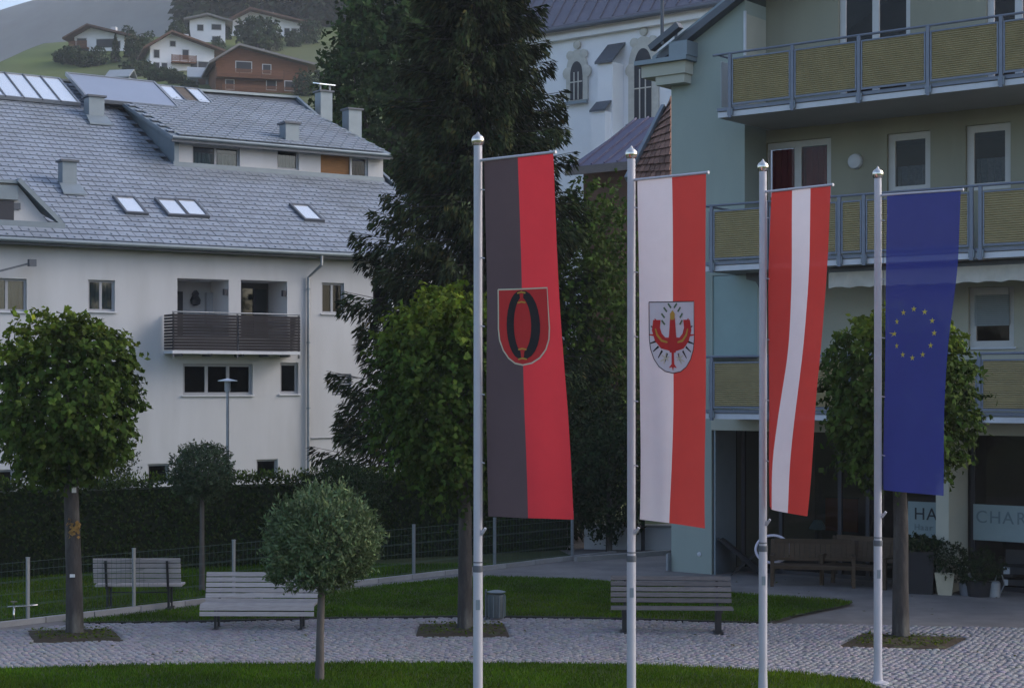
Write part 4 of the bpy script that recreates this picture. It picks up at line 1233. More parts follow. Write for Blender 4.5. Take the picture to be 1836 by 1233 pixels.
# roof verge and the white eaves box at its foot
MB().bar((xv0 - .5, -.12, verge_z(xv0 - .5) + .08), (xv1 + 3, -.12, verge_z(xv1 + 3) + .08), .3, .16).build('verge_board', M['zinc_dark'], flat)
MB().prism([(xv0 - .7, -.2, verge_z(xv0 - .7) + .17), (XE, -.2, verge_z(XE) + .17), (XE, -.2, verge_z(XE) + .27), (xv0 - .7, -.2, verge_z(xv0 - .7) + .27)], (0, 12, 0)).build('roof', M['zinc_plain'], flat)
ex0, ez0 = gb(1150, 150, -.35); ex1, ez1 = gb(1228, 108, -.35)
eb = MB().box(ex0, ex1, -.35, 3.0, ez0 + .12, ez1).build('eaves_box', M['plaster_cream'], flat)
MB().box(ex0 - .12, ex1 + .1, -.47, 3.0, ez1 + .001, ez1 + .10).build('eaves_coping', M['zinc_plain'], eb)
MB().box(ex0 + .35, ex1 - .05, -.30, 3.0, ez0 - .08, ez0 + .119).build('eaves_moulding', M['plaster_cream'], eb)
MB().box(ex0 + .8, ex1 + .12, -.46, 2.0, ez1 + .101, ez1 + .42).build('eaves_flashing', M['zinc_plain'], eb)
MB().bar((ex0 + .3, -.4, ez1 + .35), (ex1 - .1, -.4, ez1 + .78), .2, .14).build('gutter', M['zinc_dark'], eb)
MB().tube([(ex0 + .62, -.45, ez1 + .4), (ex0 + .62, -.45, ez1 + 2.4)], .04, 8).build('downpipe', M['zinc_dark'], eb)

# back walls with openings
W2 = {'a': gb_rect(1366, 252, 1490, 345, RB), 'b': gb_rect(1590, 237, 1668, 345, RB), 'c': gb_rect(1731, 222, 1812, 340, RB)}
W3 = {'a': gb_rect(1503, -40, 1632, 84, RB), 'b': gb_rect(1768, -40, 1880, 52, RB)}
W1 = {'a': gb_rect(1736, 514, 1818, 622, RB)}
W2 = {k: (r[0], r[1], ZS[1] + .35 if k == 'a' else r[2], r[3]) for k, r in W2.items()}
W3 = {k: (r[0], r[1], ZS[2] + .32, r[3]) for k, r in W3.items()}
wall_open('upper_wall', PW, XE, ZS[2], 15.5, list(W3.values()), M['plaster_olive'], flat, y=RB)
wall_open('middle_wall', PW, XE, ZS[1], ZS[2], list(W2.values()), M['plaster_olive'], flat, y=RB)
wall_open('lower_wall', xp, XE, ZS[0], ZS[1], list(W1.values()), M['plaster_cream'], flat, y=RB)
MB().box(xp, XE, 5.0, 5.1, 0, 15).build('partition', M['interior'], flat)
MB().box(0, .3, 12, 12.1, 0, 12).build('back_wall', M['plaster_green'], flat)
for z in ZS: MB().box(xp + .01, XE, RB + .18, 5.0, z, z + .2).build('floor_slab', M['interior'], flat)
FWt = M['frame_white']
gd_ = glass('pane_dark', (.8, .8, .85), .8, .03, .2)
window(flat, *W2['a'], RB, 2, fw=.14, m_frame=FWt, m_glass=gd_, sill=False, curtain=(M['curtain_red'], 0, 1, 1))
window(flat, *W2['b'], RB, 1, fw=.15, m_frame=FWt, m_glass=gd_, sill=False, curtain=(M['lace'], 0, 1, .45)); window(flat, *W2['c'], RB, 1, fw=.15, m_frame=FWt, m_glass=gd_, sill=False, curtain=(M['lace'], 0, 1, .5))
window(flat, *W3['a'], RB, 2, fw=.13, m_frame=FWt, m_glass=gd_, sill=False); window(flat, *W3['b'], RB, 2, fw=.13, m_frame=FWt, m_glass=gd_, sill=False)
wo = window(flat, *W1['a'], RB, 1, fw=.13, m_frame=FWt, m_glass=gd_, sill=True)
a, b, c, d = W1['a']                                                             # roller shutter
sb_ = MB().box(a + .13, b - .13, RB + .03, RB + .08, d - .16, d - .02).build('shutter_box', FWt, flat)
zc = c + .13 + (d - c) * .25
for k in range(16):
    z0 = zc + (d - .16 - zc) * k / 16; z1 = zc + (d - .16 - zc) * (k + .86) / 16
    MB().box(a + .12, b - .12, RB + .035, RB + .06, z0, z1).build('shutter_slat', M['curtain'], sb_)
lx, lz = gb(1535, 290, RB)
wlmp = MB().lathe([(.15, 0), (.17, .03), (.15, .10), (.07, .14)], 18).build('wall_lamp', M['fascia'], flat, (lx, RB, lz), rot=(R(90), 0, 0), smooth=True)

# balconies
def balcony(zb, xl, y_f, pitch, handle=1.33, first_half=False, posts=None):
    s = MB(); s.box(xl, XE, y_f, RB - .001, zb, zb + .16); so_ = s.build('balcony', M['soffit'], flat)
    MB().box(xl - .02, XE, y_f - .03, y_f - .001, zb + .0, zb + .11).build('fascia', M['fascia'], so_)
    MB().box(xl - .03, XE, y_f - .05, y_f - .001, zb + .13, zb + .20).build('drip_rail', M['rail_steel'], so_)
    MB().box(xl - .03, xl - .001, y_f, RB - .01, zb + .0, zb + .14).build('end_fascia', M['fascia'], so_)
    zt = zb + handle
    X = posts if posts else [xl + .05 + k * pitch for k in range(int((XE - xl) / pitch) + 1)]
    for x in X:
        p_ = MB().box(x - .035, x + .035, y_f - .11, y_f - .055, zb - .03, zt - .02).build('post', M['rail_steel'], so_)
        MB().box(x - .06, x + .06, y_f - .10, y_f - .051, zb + .02, zb + .17).build('post_bracket', M['zinc_plain'], p_)
    MB().tube([(xl - .12, y_f - .06, zt), (XE, y_f - .06, zt)], .026, 8).build('handrail', M['rail_steel'], so_)
    MB().tube([(xl, y_f - .06, zt), (xl, RB - .1, zt)], .024, 8).build('side_rail', M['rail_steel'], so_)
    for x0, x1 in zip(X[:-1], X[1:]):
        a, b = x0 + .07, x1 - .07
        if b - a < .3: continue
        pf = MB(); z0, z1 = zb + .27, zt - .14
        for (q, r, t, w) in ((a - .02, b + .02, z0 - .04, z0), (a - .02, b + .02, z1, z1 + .03), (a - .02, a + .01, z0, z1), (b - .01, b + .02, z0, z1)):
            pf.box(q, r, y_f - .10, y_f - .07, t, w)
        pf = pf.build('panel_frame', M['rail_steel'], so_)
        # ribbed tan infill, one sheet folded into shallow ribs
        pn = MB(); n = 22
        for k in range(n):
            za, zc_, zd = z0 + (z1 - z0) * k / n, z0 + (z1 - z0) * (k + .5) / n, z0 + (z1 - z0) * (k + 1) / n
            pn.quad((a, y_f - .075, za), (b, y_f - .075, za), (b, y_f - .098, zc_), (a, y_f - .098, zc_)); pn.quad((a, y_f - .098, zc_), (b, y_f - .098, zc_), (b, y_f - .075, zd), (a, y_f - .075, zd))
        pn.build('panel', M['tan_panel'], pf)
    MB().box(xl + .0, xl + .02, y_f + .05, -.05 if xl > PW else -.06, zb + .25, zt - .12).build('end_panel', M['curtain'], so_)
    return so_
YF = -1.26
def px_posts(us, v, y=YF - .08): return [GB.on(u, v, y)[0] for u in us]
xl3 = gb(1290, 200, YF)[0]
balcony(ZS[2], xl3, YF, 1.8, posts=px_posts([1309, 1421, 1540, 1664, 1795, 1935, 2090], 130))
xl2 = gb(1268, 420, YF)[0]
balcony(ZS[1], xl2, YF, 1.8, 1.39, posts=px_posts([1276, 1376, 1505, 1549, 1742, 1758, 1880, 2020], 410))
balcony(ZS[0], xl2, YF, 1.8, 1.32, posts=px_posts([1276, 1376, 1520, 1640, 1756, 1900, 2050], 690))
# hooks hanging on the middle rail, frosted screen, awning
a, b, c, d = gb_rect(1276, 492, 1362, 640, -.1)
scr = MB().box(a + .04, b - .04, -.10, -.07, c, d - .02).build('frosted_screen', M['screen_teal'], flat)
for x in (a, b): MB().box(x - .04, x + .04, -.13, -.05, c, d).build('screen_post', M['plaster_green'], scr)
a, b, c, d = gb_rect(1338, 488, 1364, 522, -.3); MB().prism([(a, -.3, d), (b, -.3, d), (b, -.3, c), (b - .12, -.3, c + .2), (a, -.3, d - .15)], (0, .15, 0)).build('awning_bracket', M['zinc_dark'], flat)
a, b, c, d = gb_rect(1490, 490, 1836, 520, -.75)
aw = MB().prism([(a, -.85, ZS[1] - .02), (XE, -.85, ZS[1] - .02), (XE, -.85, ZS[1] - .12), (a, -.85, ZS[1] - .12)], (0, .3, 0)).build('awning', M['zinc_dark'], flat)
va = MB(); n = 60
for k in range(n):
    xa, xb = a + (XE - a) * k / n, a + (XE - a) * (k + 1) / n
    va.quad((xa, -.86 - .02 * math.sin(k * 1.3), ZS[1] - .42 - .02 * math.cos(k * 2.1)), (xb, -.86 - .02 * math.sin(k * 1.3 + 1.3), ZS[1] - .42 - .02 * math.cos(k * 2.1 + 2.1)), (xb, -.86, ZS[1] - .11), (xa, -.86, ZS[1] - .11))
va.build('valance', M['stone_trim'], aw)

# ground floor: glazing set back behind the pillars
ZG = 3.2
MB().box(xp, XE, -.02, RB + .1, ZG, ZS[0] - .001).build('header', M['plaster_cream'], flat)
MB().box(xp, XE, 4.9, 4.98, 0, ZG).build('shop_back_wall', M['interior'], flat)
MB().box(xp, XE, RB, 4.9, -.04, .02).build('shop_floor', M['interior'], flat)
pl0, pl1 = gb(1678, 950)[0], gb(1701, 950)[0]
for k, x in enumerate((pl0, pl0 + 4.4)):
    MB().box(x, x + (pl1 - pl0), 0, RB + .05, 0, ZG).build('pillar', M['plaster_cream'], flat)
gd2 = glass('shop_glass', (.5, .5, .52), .6, .02, .5)
mull = [xp + .02, xp + .26, gb(1400, 900, RB)[0], gb(1506, 900, RB)[0], gb(1556, 900, RB)[0], pl0 + .05, pl1 + .12, pl1 + 2.2, XE]
for x0, x1 in zip(mull[:-1], mull[1:]):
    sf_ = MB().box(x0 - .04, x0 + .04, RB - .02, RB + .06, .02, ZG).build('shop_frame', M['frame_dark'], flat)
    MB().quad((x0 + .04, RB + .02, .1), (x1 - .04, RB + .02, .1), (x1 - .04, RB + .02, ZG), (x0 + .04, RB + .02, ZG)).build('shop_pane', gd2, sf_)
    MB().box(x0 + .04, x1 - .04, RB - .01, RB + .05, .021, .1).build('shop_sill', M['frame_dark'], sf_)
MB().box(xp + .05, xp + .09, .02, RB - .03, 0, ZG).build('door_reveal', M['zinc_plain'], flat)
sx, sz = gb(1254, 993); MB().lathe([(.05, 0), (.05, .02), (.02, .03)], 12).build('wall_socket', M['fascia'], flat, (sx, -.001, sz), rot=(R(90), 0, 0))
MB().box(-.07, -.01, -.12, .02, .02, .40).build('corner_guard', M['galv'], flat)
# things inside the shop window
a, b, c, d = gb_rect(1480, 893, 1538, 952, RB + .3)
po = thing('window_poster', 'dark orange red poster hanging inside the shop window', 'poster', GB.world((a + b) / 2, RB + .3, c), R(-37.7))
MB().box(-(b - a) / 2, (b - a) / 2, 0, .012, 0, d - c).build('sheet', M['poster_orange'], po)
MB().box(-(b - a) / 2 - .01, (b - a) / 2 + .01, -.006, .018, d - c, d - c + .03).build('top_strip', M['frame_dark'], po)
lx, lz = gb(1466, 945, RB + .35)
pw = GB.world(lx, RB + .35, .02)
o = thing('table_lamp', 'lamp with a turquoise shade standing inside the shop window', 'lamp', pw)
zl = lz + .12
MB().lathe([(.12, 0), (.12, .02), (.015, .04), (.012, zl - .1)], 12).build('stand', M['frame_dark'], o, smooth=False)
MB().lathe([(.20, zl - .18), (.20, zl - .15), (.09, zl + .02), (.02, zl + .03)], 14).build('lamp_shade', M['teal_shade'], o, smooth=False)

def text_part(txt, size, parent, loc, m, name='letter', ext=.004):
    cu = bpy.data.curves.new('t', 'FONT'); cu.body = txt; cu.size = size; cu.extrude = ext; cu.space_character = 1.08
    ob = bpy.data.objects.new('t', cu); COL.objects.link(ob)
    dg = bpy.context.evaluated_depsgraph_get(); me = bpy.data.meshes.new_from_object(ob.evaluated_get(dg)); w = max([v.co.x for v in me.vertices])
    bpy.data.objects.remove(ob); bpy.data.curves.remove(cu)
    me.materials.clear(); me.materials.append(m)
    link(name, me, parent, loc, (R(90), 0, 0)); return w
def letters(txt, size, parent, x, z, y, m):
    for ch in txt:
        x += text_part(ch, size, parent, (x, y, z), m) + size * .13
for (u0, u1, v0, v1, lab, big, small, x0f) in ((1628, 1690, 898, 962, 'pale shop window sign with the dark letters HA', 'HA', 'Haar', .17), (1745, 1860, 903, 967, 'pale shop window sign with the dark letters CHAR', 'CHAR', '', .05)):
    yy = RB - .035
    a, b, c, d = gb_rect(u0, v0, u1, v1, yy)
    c = gb(u0, v1, yy)[1]; d = gb(u0, v0, yy)[1]
    sg = thing('shop_sign', lab, 'sign', GB.world(a, yy, c), R(-37.7))
    MB().box(0, b - a, 0, .012, 0, d - c).build('board', M['sign_board'], sg)
    if big == 'HA':
        letters('HA', .36, sg, .13, .38, -.004, M['sign_ink']); letters('Haar', .18, sg, .14, .16, -.004, M['sign_ink_soft'])
    else:
        letters('CHAR', .36, sg, .05, .36, -.004, M['sign_ink_soft'])

# ================================================================== church behind
CH = Frame(10.5, 80.0, 0.0, -38.0)
ch = thing('church', 'white church with tall arched windows and a grey violet roof', 'church', CH.o, R(-38))
def c_on(u, v, y=0.0): return CH.on(u, v, y)
cz = c_on(1150, 34)[1]                                 # eaves
cx0, cx1 = c_on(880, 100)[0], c_on(1345, 100)[0] + 3
def arch(cx, z0, w, h, n=10):
    """pointed-arch outline, closed"""
    P = [(cx - w / 2, z0), (cx + w / 2, z0)]; zs = z0 + h - w * .8
    for k in range(n + 1):
        t = k / n; P.append((cx + w / 2 * (1 - t ** 1.6), zs + w * .8 * math.sin(t * math.pi / 2)))
    for k in range(1, n + 1):
        t = 1 - k / n; P.append((cx - w / 2 * (1 - t ** 1.6), zs + w * .8 * math.sin(t * math.pi / 2)))
    return P
MB().box(cx0, cx1, 0, 9, 0, cz).build('nave_wall', M['church_white'], ch)
MB().box(cx0 - .2, cx1, -.35, 0, cz - .5, cz - .02).build('cornice', M['church_white'], ch)
mb = MB(); mb.prism([(cx0 - .4, -.6, cz - .02), (cx1, -.6, cz - .02), (cx1, 5.5, cz + 8.0), (cx0 - .4, 5.5, cz + 8.0)], (0, 0, .2))
cr = mb.build('roof', M['church_roof'], ch)
for k in range(26):
    x = cx0 + (cx1 - cx0) * k / 25
    MB().bar((x, -.6, cz + .22), (x, 5.5, cz + 8.24), .05, .09).build('standing_seam', M['church_roof'], cr)
MB().tube([(cx0 - .4, -.7, cz - .05), (cx1, -.7, cz - .05)], .12, 8).build('gutter', M['zinc_dark'], ch)
for (u, vt, vb, wpx) in ((1037, 92, 180, 22), (1156, 68, 219, 30)):
    xc, zt = c_on(u, vt); zb_ = c_on(u, vb)[1]; w = wpx / FPX * CH.world(xc, 0, 0).y / math.cos(R(38)) * .95
    h = (zt - .55) - zb_
    A = arch(xc, zb_, w, h); B = arch(xc, zb_ - .05, w * 1.75, h + .65)
    wf = MB().prism([(x, -.16, z) for x, z in B], (0, .15, 0)).build('window_surround', M['stone_trim'], ch)
    MB().prism([(x, -.19, z) for x, z in A], (0, .10, 0)).build('glazing', M['frame_dark'], wf)
    for f in (-.17, .17): MB().box(xc + w * f - .03, xc + w * f + .03, -.215, -.191, zb_, zb_ + h * .72).build('mullion', M['stone_trim'], wf)
    MB().box(xc - w / 2, xc + w / 2, -.213, -.192, zb_ + h * .45, zb_ + h * .45 + .06).build('transom', M['stone_trim'], wf)
    for sgn in (-1, 1):                               # scrolls of the ornate frame
        MB().lathe([(.05, 0), (.32, .02), (.32, .14), (.1, .18)], 12).build('scroll', M['stone_trim'], wf, (xc + sgn * w * .75, -.02, zb_ + h * .72), rot=(R(90), 0, 0))
        MB().lathe([(.05, 0), (.24, .02), (.24, .14), (.08, .18)], 12).build('scroll', M['stone_trim'], wf, (xc + sgn * w * .55, -.02, zb_ + h + .35), rot=(R(90), 0, 0))
    MB().lathe([(.05, 0), (.22, .02), (.22, .14), (.08, .18)], 12).build('finial', M['stone_trim'], wf, (xc, -.02, zb_ + h + .85), rot=(R(90), 0, 0))
    MB().box(xc - w * .95, xc + w * .95, -.3, -.17, zb_ - .22, zb_ - .06).build('sill', M['zinc_plain'], wf)
xb0 = c_on(1072, 150, -1.0)[0]; xb1 = c_on(1098, 150, -1.0)[0]; zbt = c_on(1090, 112, -1.0)[1]
bt = MB().box(xb0, xb1, -1.0, 0, 0, zbt).build('buttress', M['church_white'], ch)
MB().prism([(xb0 - .1, -1.15, zbt - .05), (xb1 + .1, -1.15, zbt - .05), (xb1 + .1, 0, zbt + 1.0), (xb0 - .1, 0, zbt + 1.0)], (0, 0, .12)).build('buttress_cap', M['zinc_dark'], bt)
zb2 = c_on(1078, 200, -1.5)[1]
MB().box(xb0 - .05, xb1 - .1, -1.5, -1.001, 0, zb2).build('buttress_foot', M['church_white'], bt)
MB().prism([(xb0 - .1, -1.6, zb2), (xb1 - .05, -1.6, zb2), (xb1 - .05, -1.001, zb2 + .5), (xb0 - .1, -1.001, zb2 + .5)], (0, 0, .1)).build('buttress_foot_cap', M['zinc_dark'], bt)
xr, zr_ = c_on(1216, 60); MB().tube([(xr, -.2, cz - .3), (xr, -.2, cz - 6)], .08, 8).build('downpipe', M['zinc_dark'], ch)

# low side chapel with violet standing-seam roof
SC = Frame(6.0, 64.0, 0.0, -38.0)
scp = thing('side_chapel', 'low side building with a dark violet standing seam roof below the church', 'chapel', SC.o, R(-38))
s0, zlow = SC.on(1010, 262); s1, zhi = SC.on(1180, 330)
ze_l = SC.on(1120, 296)[1]
xa_, xb_ = SC.on(1022, 268)[0], SC.on(1180, 310)[0]
sl_ = .58
MB().box(xa_ + .3, xb_, .5, 6, 0, ze_l - .1).build('wall', M['wood_chalet_dark'], scp)
rf = MB().prism([(xa_, -.1, ze_l), (xb_, -.1, ze_l), (xb_, 4.0, ze_l + 4.1 * sl_), (xa_ + .6, 4.0, ze_l + 4.1 * sl_)], (0, 0, .12)).build('roof', M['purple_metal'], scp)
for k in range(7):
    x = xa_ + .5 + (xb_ - xa_ - .5) * k / 6
    MB().bar((x, -.1, ze_l + .15), (x, 4.0, ze_l + 4.1 * sl_ + .15), .05, .08).build('standing_seam', M['purple_metal'], rf)
MB().box(xa_ - .1, xb_, -.2, -.101, ze_l - .22, ze_l + .10).build('eaves_board', M['wood_weathered_dark'], rf)

# rust brown shingle roof squeezed against the green building
RS = Frame(7.5, 50.0, 0.0, -38.0)
rsb = thing('barn', 'old barn with a steep rust brown shingle roof beside the green wall', 'barn', RS.o, R(-38))
q = [at(1130, 322, 50.5), at(1203, 322, 48.5), at(1203, 172, 52.0), at(1196, 192, 52.3)]
inv = Matrix.Rotation(R(38), 4, 'Z') @ Matrix.Translation(-RS.o)
q = [inv @ p for p in q]
rr_ = MB().prism(q, (0, .25, -.1)).build('roof', M['rust_shingle'], rsb)
nrow = 11
for k in range(nrow):                                  # shingle courses
    t0, t1 = k / nrow, (k + 1) / nrow
    a0, a1 = q[0].lerp(q[3], t0), q[1].lerp(q[2], t0); b0, b1 = q[0].lerp(q[3], t1), q[1].lerp(q[2], t1)
    ns = max(1, int((a1 - a0).length / .28))
    for s_ in range(ns):
        f0, f1 = s_ / ns + .01, (s_ + 1) / ns - .01
        off = Vector((0, -.05 - random.uniform(0, .02), .03)); of2 = Vector((0, -.01, .01))
        MB().prism([a0.lerp(a1, f0) + off, a0.lerp(a1, f1) + off, b0.lerp(b1, f1) + of2, b0.lerp(b1, f0) + of2], (0, .03, 0)).build('shingle', M['rust_shingle'], rr_)
MB().bar(q[0] + Vector((-.05, -.1, 0)), q[3] + Vector((-.05, -.1, 0)), .12, .2).build('verge_board', M['zinc_plain'], rsb)
MB().box(min(p.x for p in q) + .2, max(p.x for p in q), .4, 4, -.06, min(p.z for p in q)).build('wall', M['wood_chalet_dark'], rsb)

# low white wall and gate post glimpsed through the gap
gw = at(1170, 985, 42.6)
o = thing('garden_wall', 'low white rendered wall seen through the gap by the green corner', 'wall', (gw.x, gw.y, 0), R(-8))
MB().box(-1.75, .62, 0, .25, -.06, .58).build('wall_body', M['plaster'], o)
MB().box(-1.8, .66, -.05, .30, .58, .64).build('coping', M['concrete'], o)
MB().box(-.28, -.18, -.25, -.15, 0, 1.15).build('gate_post', M['frame_dark'], o)

# ================================================================== houses on the hillside
def chalet(name, label, u, v, w_px, rz, depth, wall_px, pk, rise_px, m_low, m_up, split, m_roof, windows=(), balcony=None, over=.7, solar_px=None, extra=None, roof_t=.35, side_win=()):
    p = hit(u, v); s = FPX / p.y
    w = w_px / s / max(.5, math.cos(rz)); hw = wall_px / s; rise = rise_px / s
    o = thing(name, label, 'house', (p.x, p.y, p.z - .5), rz, 'houses on the hillside')
    zb = 0.0; ht = hw + .5
    xl, xr = -w / 2, w / 2; xp_ = xl + w * pk; zp = ht + rise
    zs = zb + ht * split
    if split > 0: MB().box(xl, xr, 0, depth, -3, zs).build('lower_wall', m_low, o)
    MB().prism([(xl, 0, zs), (xr, 0, zs), (xr, 0, ht), (xp_, 0, zp), (xl, 0, ht)], (0, depth, 0)).build('upper_wall', m_up, o)
    a1, a2 = (zp - ht) / (xp_ - xl), (zp - ht) / (xr - xp_)
    MB().prism([(xl - over, -over * 1.4, ht - a1 * over + .05), (xp_, -over * 1.4, zp + .05), (xp_, -over * 1.4, zp + roof_t), (xl - over, -over * 1.4, ht - a1 * over + roof_t)], (0, depth + over * 2.2, 0)).build('roof', m_roof, o)
    rf = MB().prism([(xp_, -over * 1.4, zp + .05), (xr + over * 1.3, -over * 1.4, ht - a2 * over * 1.3 + .05), (xr + over * 1.3, -over * 1.4, ht - a2 * over * 1.3 + roof_t), (xp_, -over * 1.4, zp + roof_t)], (0, depth + over * 2.2, 0)).build('roof', m_roof, o)
    MB().box(xp_ + (xr - xp_) * .35, xp_ + (xr - xp_) * .35 + .9, depth * .45, depth * .45 + .9, ht, zp + 1.0).build('chimney', M['plaster'], rf)
    for (fx, fz, ww, wh) in windows:
        x = xl + w * fx; z = zb + ht * fz
        wi = MB().box(x - ww / 2 - .12, x + ww / 2 + .12, -.05, .02, z - wh / 2 - .12, z + wh / 2 + .12).build('window', M['frame_white'] if m_up is not M['plaster'] else M['frame_grey'], o)
        MB().box(x - ww / 2, x + ww / 2, -.08, -.051, z - wh / 2, z + wh / 2).build('pane', M['frame_dark'], wi)
    for (f0, f1, fz) in (balcony or ()):
        z = zb + ht * fz; a, b = xl + w * f0, xl + w * f1
        bo = MB().box(a, b, -1.4, 0, z - .18, z).build('balcony', M['wood_chalet'], o)
        for k in range(5): MB().box(a, b, -1.45, -1.40, z + .12 + k * .18, z + .24 + k * .18).build('rail_board', M['wood_chalet'], bo)
        for k in range(4):
            x = a + (b - a) * k / 3; MB().box(x - .06, x + .06, -1.39, -1.30, z, z + 1.05).build('post', M['wood_chalet_dark'], bo)
    if solar_px:
        f0, f1, y0, y1 = solar_px
        xa2, xb2 = xp_ + (xr - xp_) * f0, xp_ + (xr - xp_) * f1
        za2, zb2 = zp - a2 * (xa2 - xp_) + roof_t + .08, zp - a2 * (xb2 - xp_) + roof_t + .08
        MB().prism([(xa2, y0, za2), (xb2, y0, zb2), (xb2, y1, zb2), (xa2, y1, za2)], (0, 0, .08)).build('solar_panel', M['mirror_glass'], rf)
    return o, p, s, (xl, xr, xp_, ht, zp)
gp = mat('roof_grey', (0.20, 0.19, 0.19), .8, .2, .5)
gb_ = mat('roof_brown', (0.13, 0.075, 0.055), .8, .25, .6)
chalet('timber_chalet', 'reddish brown timber chalet with grey roof on the hillside', 470, 166, 158, R(16), 11, 52, .24, 26, M['wood_chalet'], M['wood_chalet'], .5, gp,
       windows=[(.30, .86, 2.0, 1.3), (.55, .82, 1.0, 1.2), (.15, .3, 1, 1.2), (.6, .35, 1.2, 1.2), (.8, .35, 1.2, 1.2)], balcony=[(.0, .72, .52), (.05, .98, .04)], over=1.0)
chalet('hillside_house', 'white gabled house with brown roof and timber balcony on the hillside', 327, 127, 108, R(18), 9, 40, .32, 24, M['church_white'], M['church_white'], .45, gb_,
       windows=[(.10, .72, .8, 1.2), (.10, .25, .8, 1.0), (.22, .25, .8, 1.0), (.55, .75, .9, 1.5), (.85, .35, 2.0, 1.3), (.35, 1.15, .8, .8), (.68, .35, 1, 1.2)], balcony=[(.32, .7, .42)], over=1.2, solar_px=(.02, .30, -.6, 8))
chalet('hillside_house', 'white house with dark flat eaves and bright roof panels behind the others', 372, 76, 62, R(10), 9, 38, .5, 8, M['church_white'], M['church_white'], .5, gp,
       windows=[(.75, .75, 1.6, .9), (.75, .25, 1.4, .9), (.3, .7, 1, 1)], over=1.0, solar_px=(.1, .8, 1, 7))
chalet('hillside_house', 'wide white house with brown low roof at the top of the meadow', 478, 66, 128, R(8), 10, 24, .28, 20, M['church_white'], M['church_white'], .5, gb_,
       windows=[(.88, .5, .9, 1.2), (.78, .5, .9, 1.2), (.12, .6, 1.2, 1.2), (.3, .5, 1.0, 1.2)], over=1.6)
chalet('hillside_house', 'house with brown curved roof alone on the left of the hill', 178, 92, 92, R(-6), 9, 26, .33, 16, M['church_white'], M['church_white'], .4, gb_,
       windows=[(.62, .6, 3.0, 1.4), (.15, .6, 1.6, 1.8), (.85, .5, 1.2, 1.2), (.2, .2, 1.6, 1.0)], balcony=[(-.05, .3, .35)], over=1.4)
# shed roofs peeping above the white house's ridge
def shed(label, u, v, w_px, h_px, rz, m_wall, m_roof):
    p = hit(u, v); s = FPX / p.y; w, h = w_px / s, h_px / s
    o = thing('shed', label, 'shed', (p.x, p.y, p.z - .4), rz, 'sheds on the hillside')
    MB().box(-w / 2, w / 2, 0, w * .7, -2, h * .55).build('wall', m_wall, o)
    MB().prism([(-w / 2 - .3, -.5, h * .5), (w / 2 + .3, -.5, h * .5), (w / 2 + .3, w * .4, h + .4), (-w / 2 - .3, w * .4, h + .4)], (0, 0, .15)).build('roof', m_roof, o)
    MB().prism([(-w / 2 - .3, w * .8, h * .5), (w / 2 + .3, w * .8, h * .5), (w / 2 + .3, w * .4 + .01, h + .4), (-w / 2 - .3, w * .4 + .01, h + .4)], (0, 0, .15)).build('back_roof', m_roof, o)
    MB().box(-.5, .5, -.04, -.001, -.2, h * .45).build('door', M['wood_chalet_dark'], o)
shed('small grey metal roofed shed left of the timber chalet', 362, 152, 44, 32, R(12), mat('shed_grey', (.16, .19, .20), .8, .2, 1), mat('shed_roof', (.30, .33, .36), .5, .1, 1, metal=.3))
shed('shed with a pale tiled roof just above the solar collectors', 212, 146, 40, 22, R(-10), mat('shed_grey', (.16, .19, .20), .8, .2, 1), mat('shed_roof', (.30, .33, .36), .5, .1, 1, metal=.3))

# ================================================================== terrace in front of the shop
def garden_bench(label, p, rz, L, h):
    o = thing('garden_bench', label, 'bench', p, rz)
    MB().box(-L / 2 + .05, L / 2 - .05, -.25, -.20, .37, .42).build('front_rail', M['wood_teak'], o)
    for k in range(5): MB().box(-L / 2 + .04, L / 2 - .04, -.27 + k * .105, -.18 + k * .105, .421, .445).build('seat_slat', M['wood_teak'], o)
    for x in (-L / 2 + .04, L / 2 - .04):
        MB().box(x - .035, x + .035, -.28, -.21, 0, .62).build('leg', M['wood_teak'], o)
        MB().prism([(x - .035, .24, 0), (x + .035, .24, 0), (x + .035, .31, 0), (x - .035, .31, 0)], (0, .10, h - .02)).build('leg', M['wood_teak'], o)
        MB().box(x - .045, x + .045, -.30, .32, .621, .655).build('armrest', M['wood_teak'], o)
    MB().box(-L / 2 + .08, L / 2 - .08, .36, .40, h - .10, h).build('top_rail', M['wood_teak'], o)
    MB().box(-L / 2 + .08, L / 2 - .08, .28, .32, .50, .56).build('lower_rail', M['wood_teak'], o)
    n = int(L / .11)
    for k in range(n):
        x = -L / 2 + .12 + (L - .24) * k / (n - 1)
        MB().prism([(x - .05, .295, .56), (x + .05, .295, .56), (x + .05, .315, .56), (x - .05, .315, .56)], (0, .06, h - .10 - .56)).build('back_slat', M['wood_teak'], o)
    return o
garden_bench('brown wooden garden bench with armrests in front of the shop', gnd(1457, 1050), R(-10), 1.75, .95)
b5 = gnd(1535, 1061)
garden_bench('wooden garden bench behind, close to the shop window', GB.world(4.62, -.05, 0), R(-37), 1.5, 1.02)

# hoop lying against the bench
hp = gnd(1385, 1042.5)
o = thing('hoop', 'white ring on a thin stand beside the wooden bench near the third flagpole', 'hoop', (hp.x, hp.y, 0), R(-20))
P = [(.36 * math.cos(a), .12 * math.sin(a), .70 + .28 * math.sin(a)) for a in np.linspace(0, 2 * math.pi, 41)]
MB().tube(P, .03, 8, cap=False).build('rim', M['hoop'], o, smooth=True)
MB().tube([(0, .12, .98), (.0, .18, 0)], .015, 6).build('stand', M['iron'], o); MB().tube([(0, -.12, .42), (.0, -.15, 0)], .015, 6).build('stand', M['iron'], o)

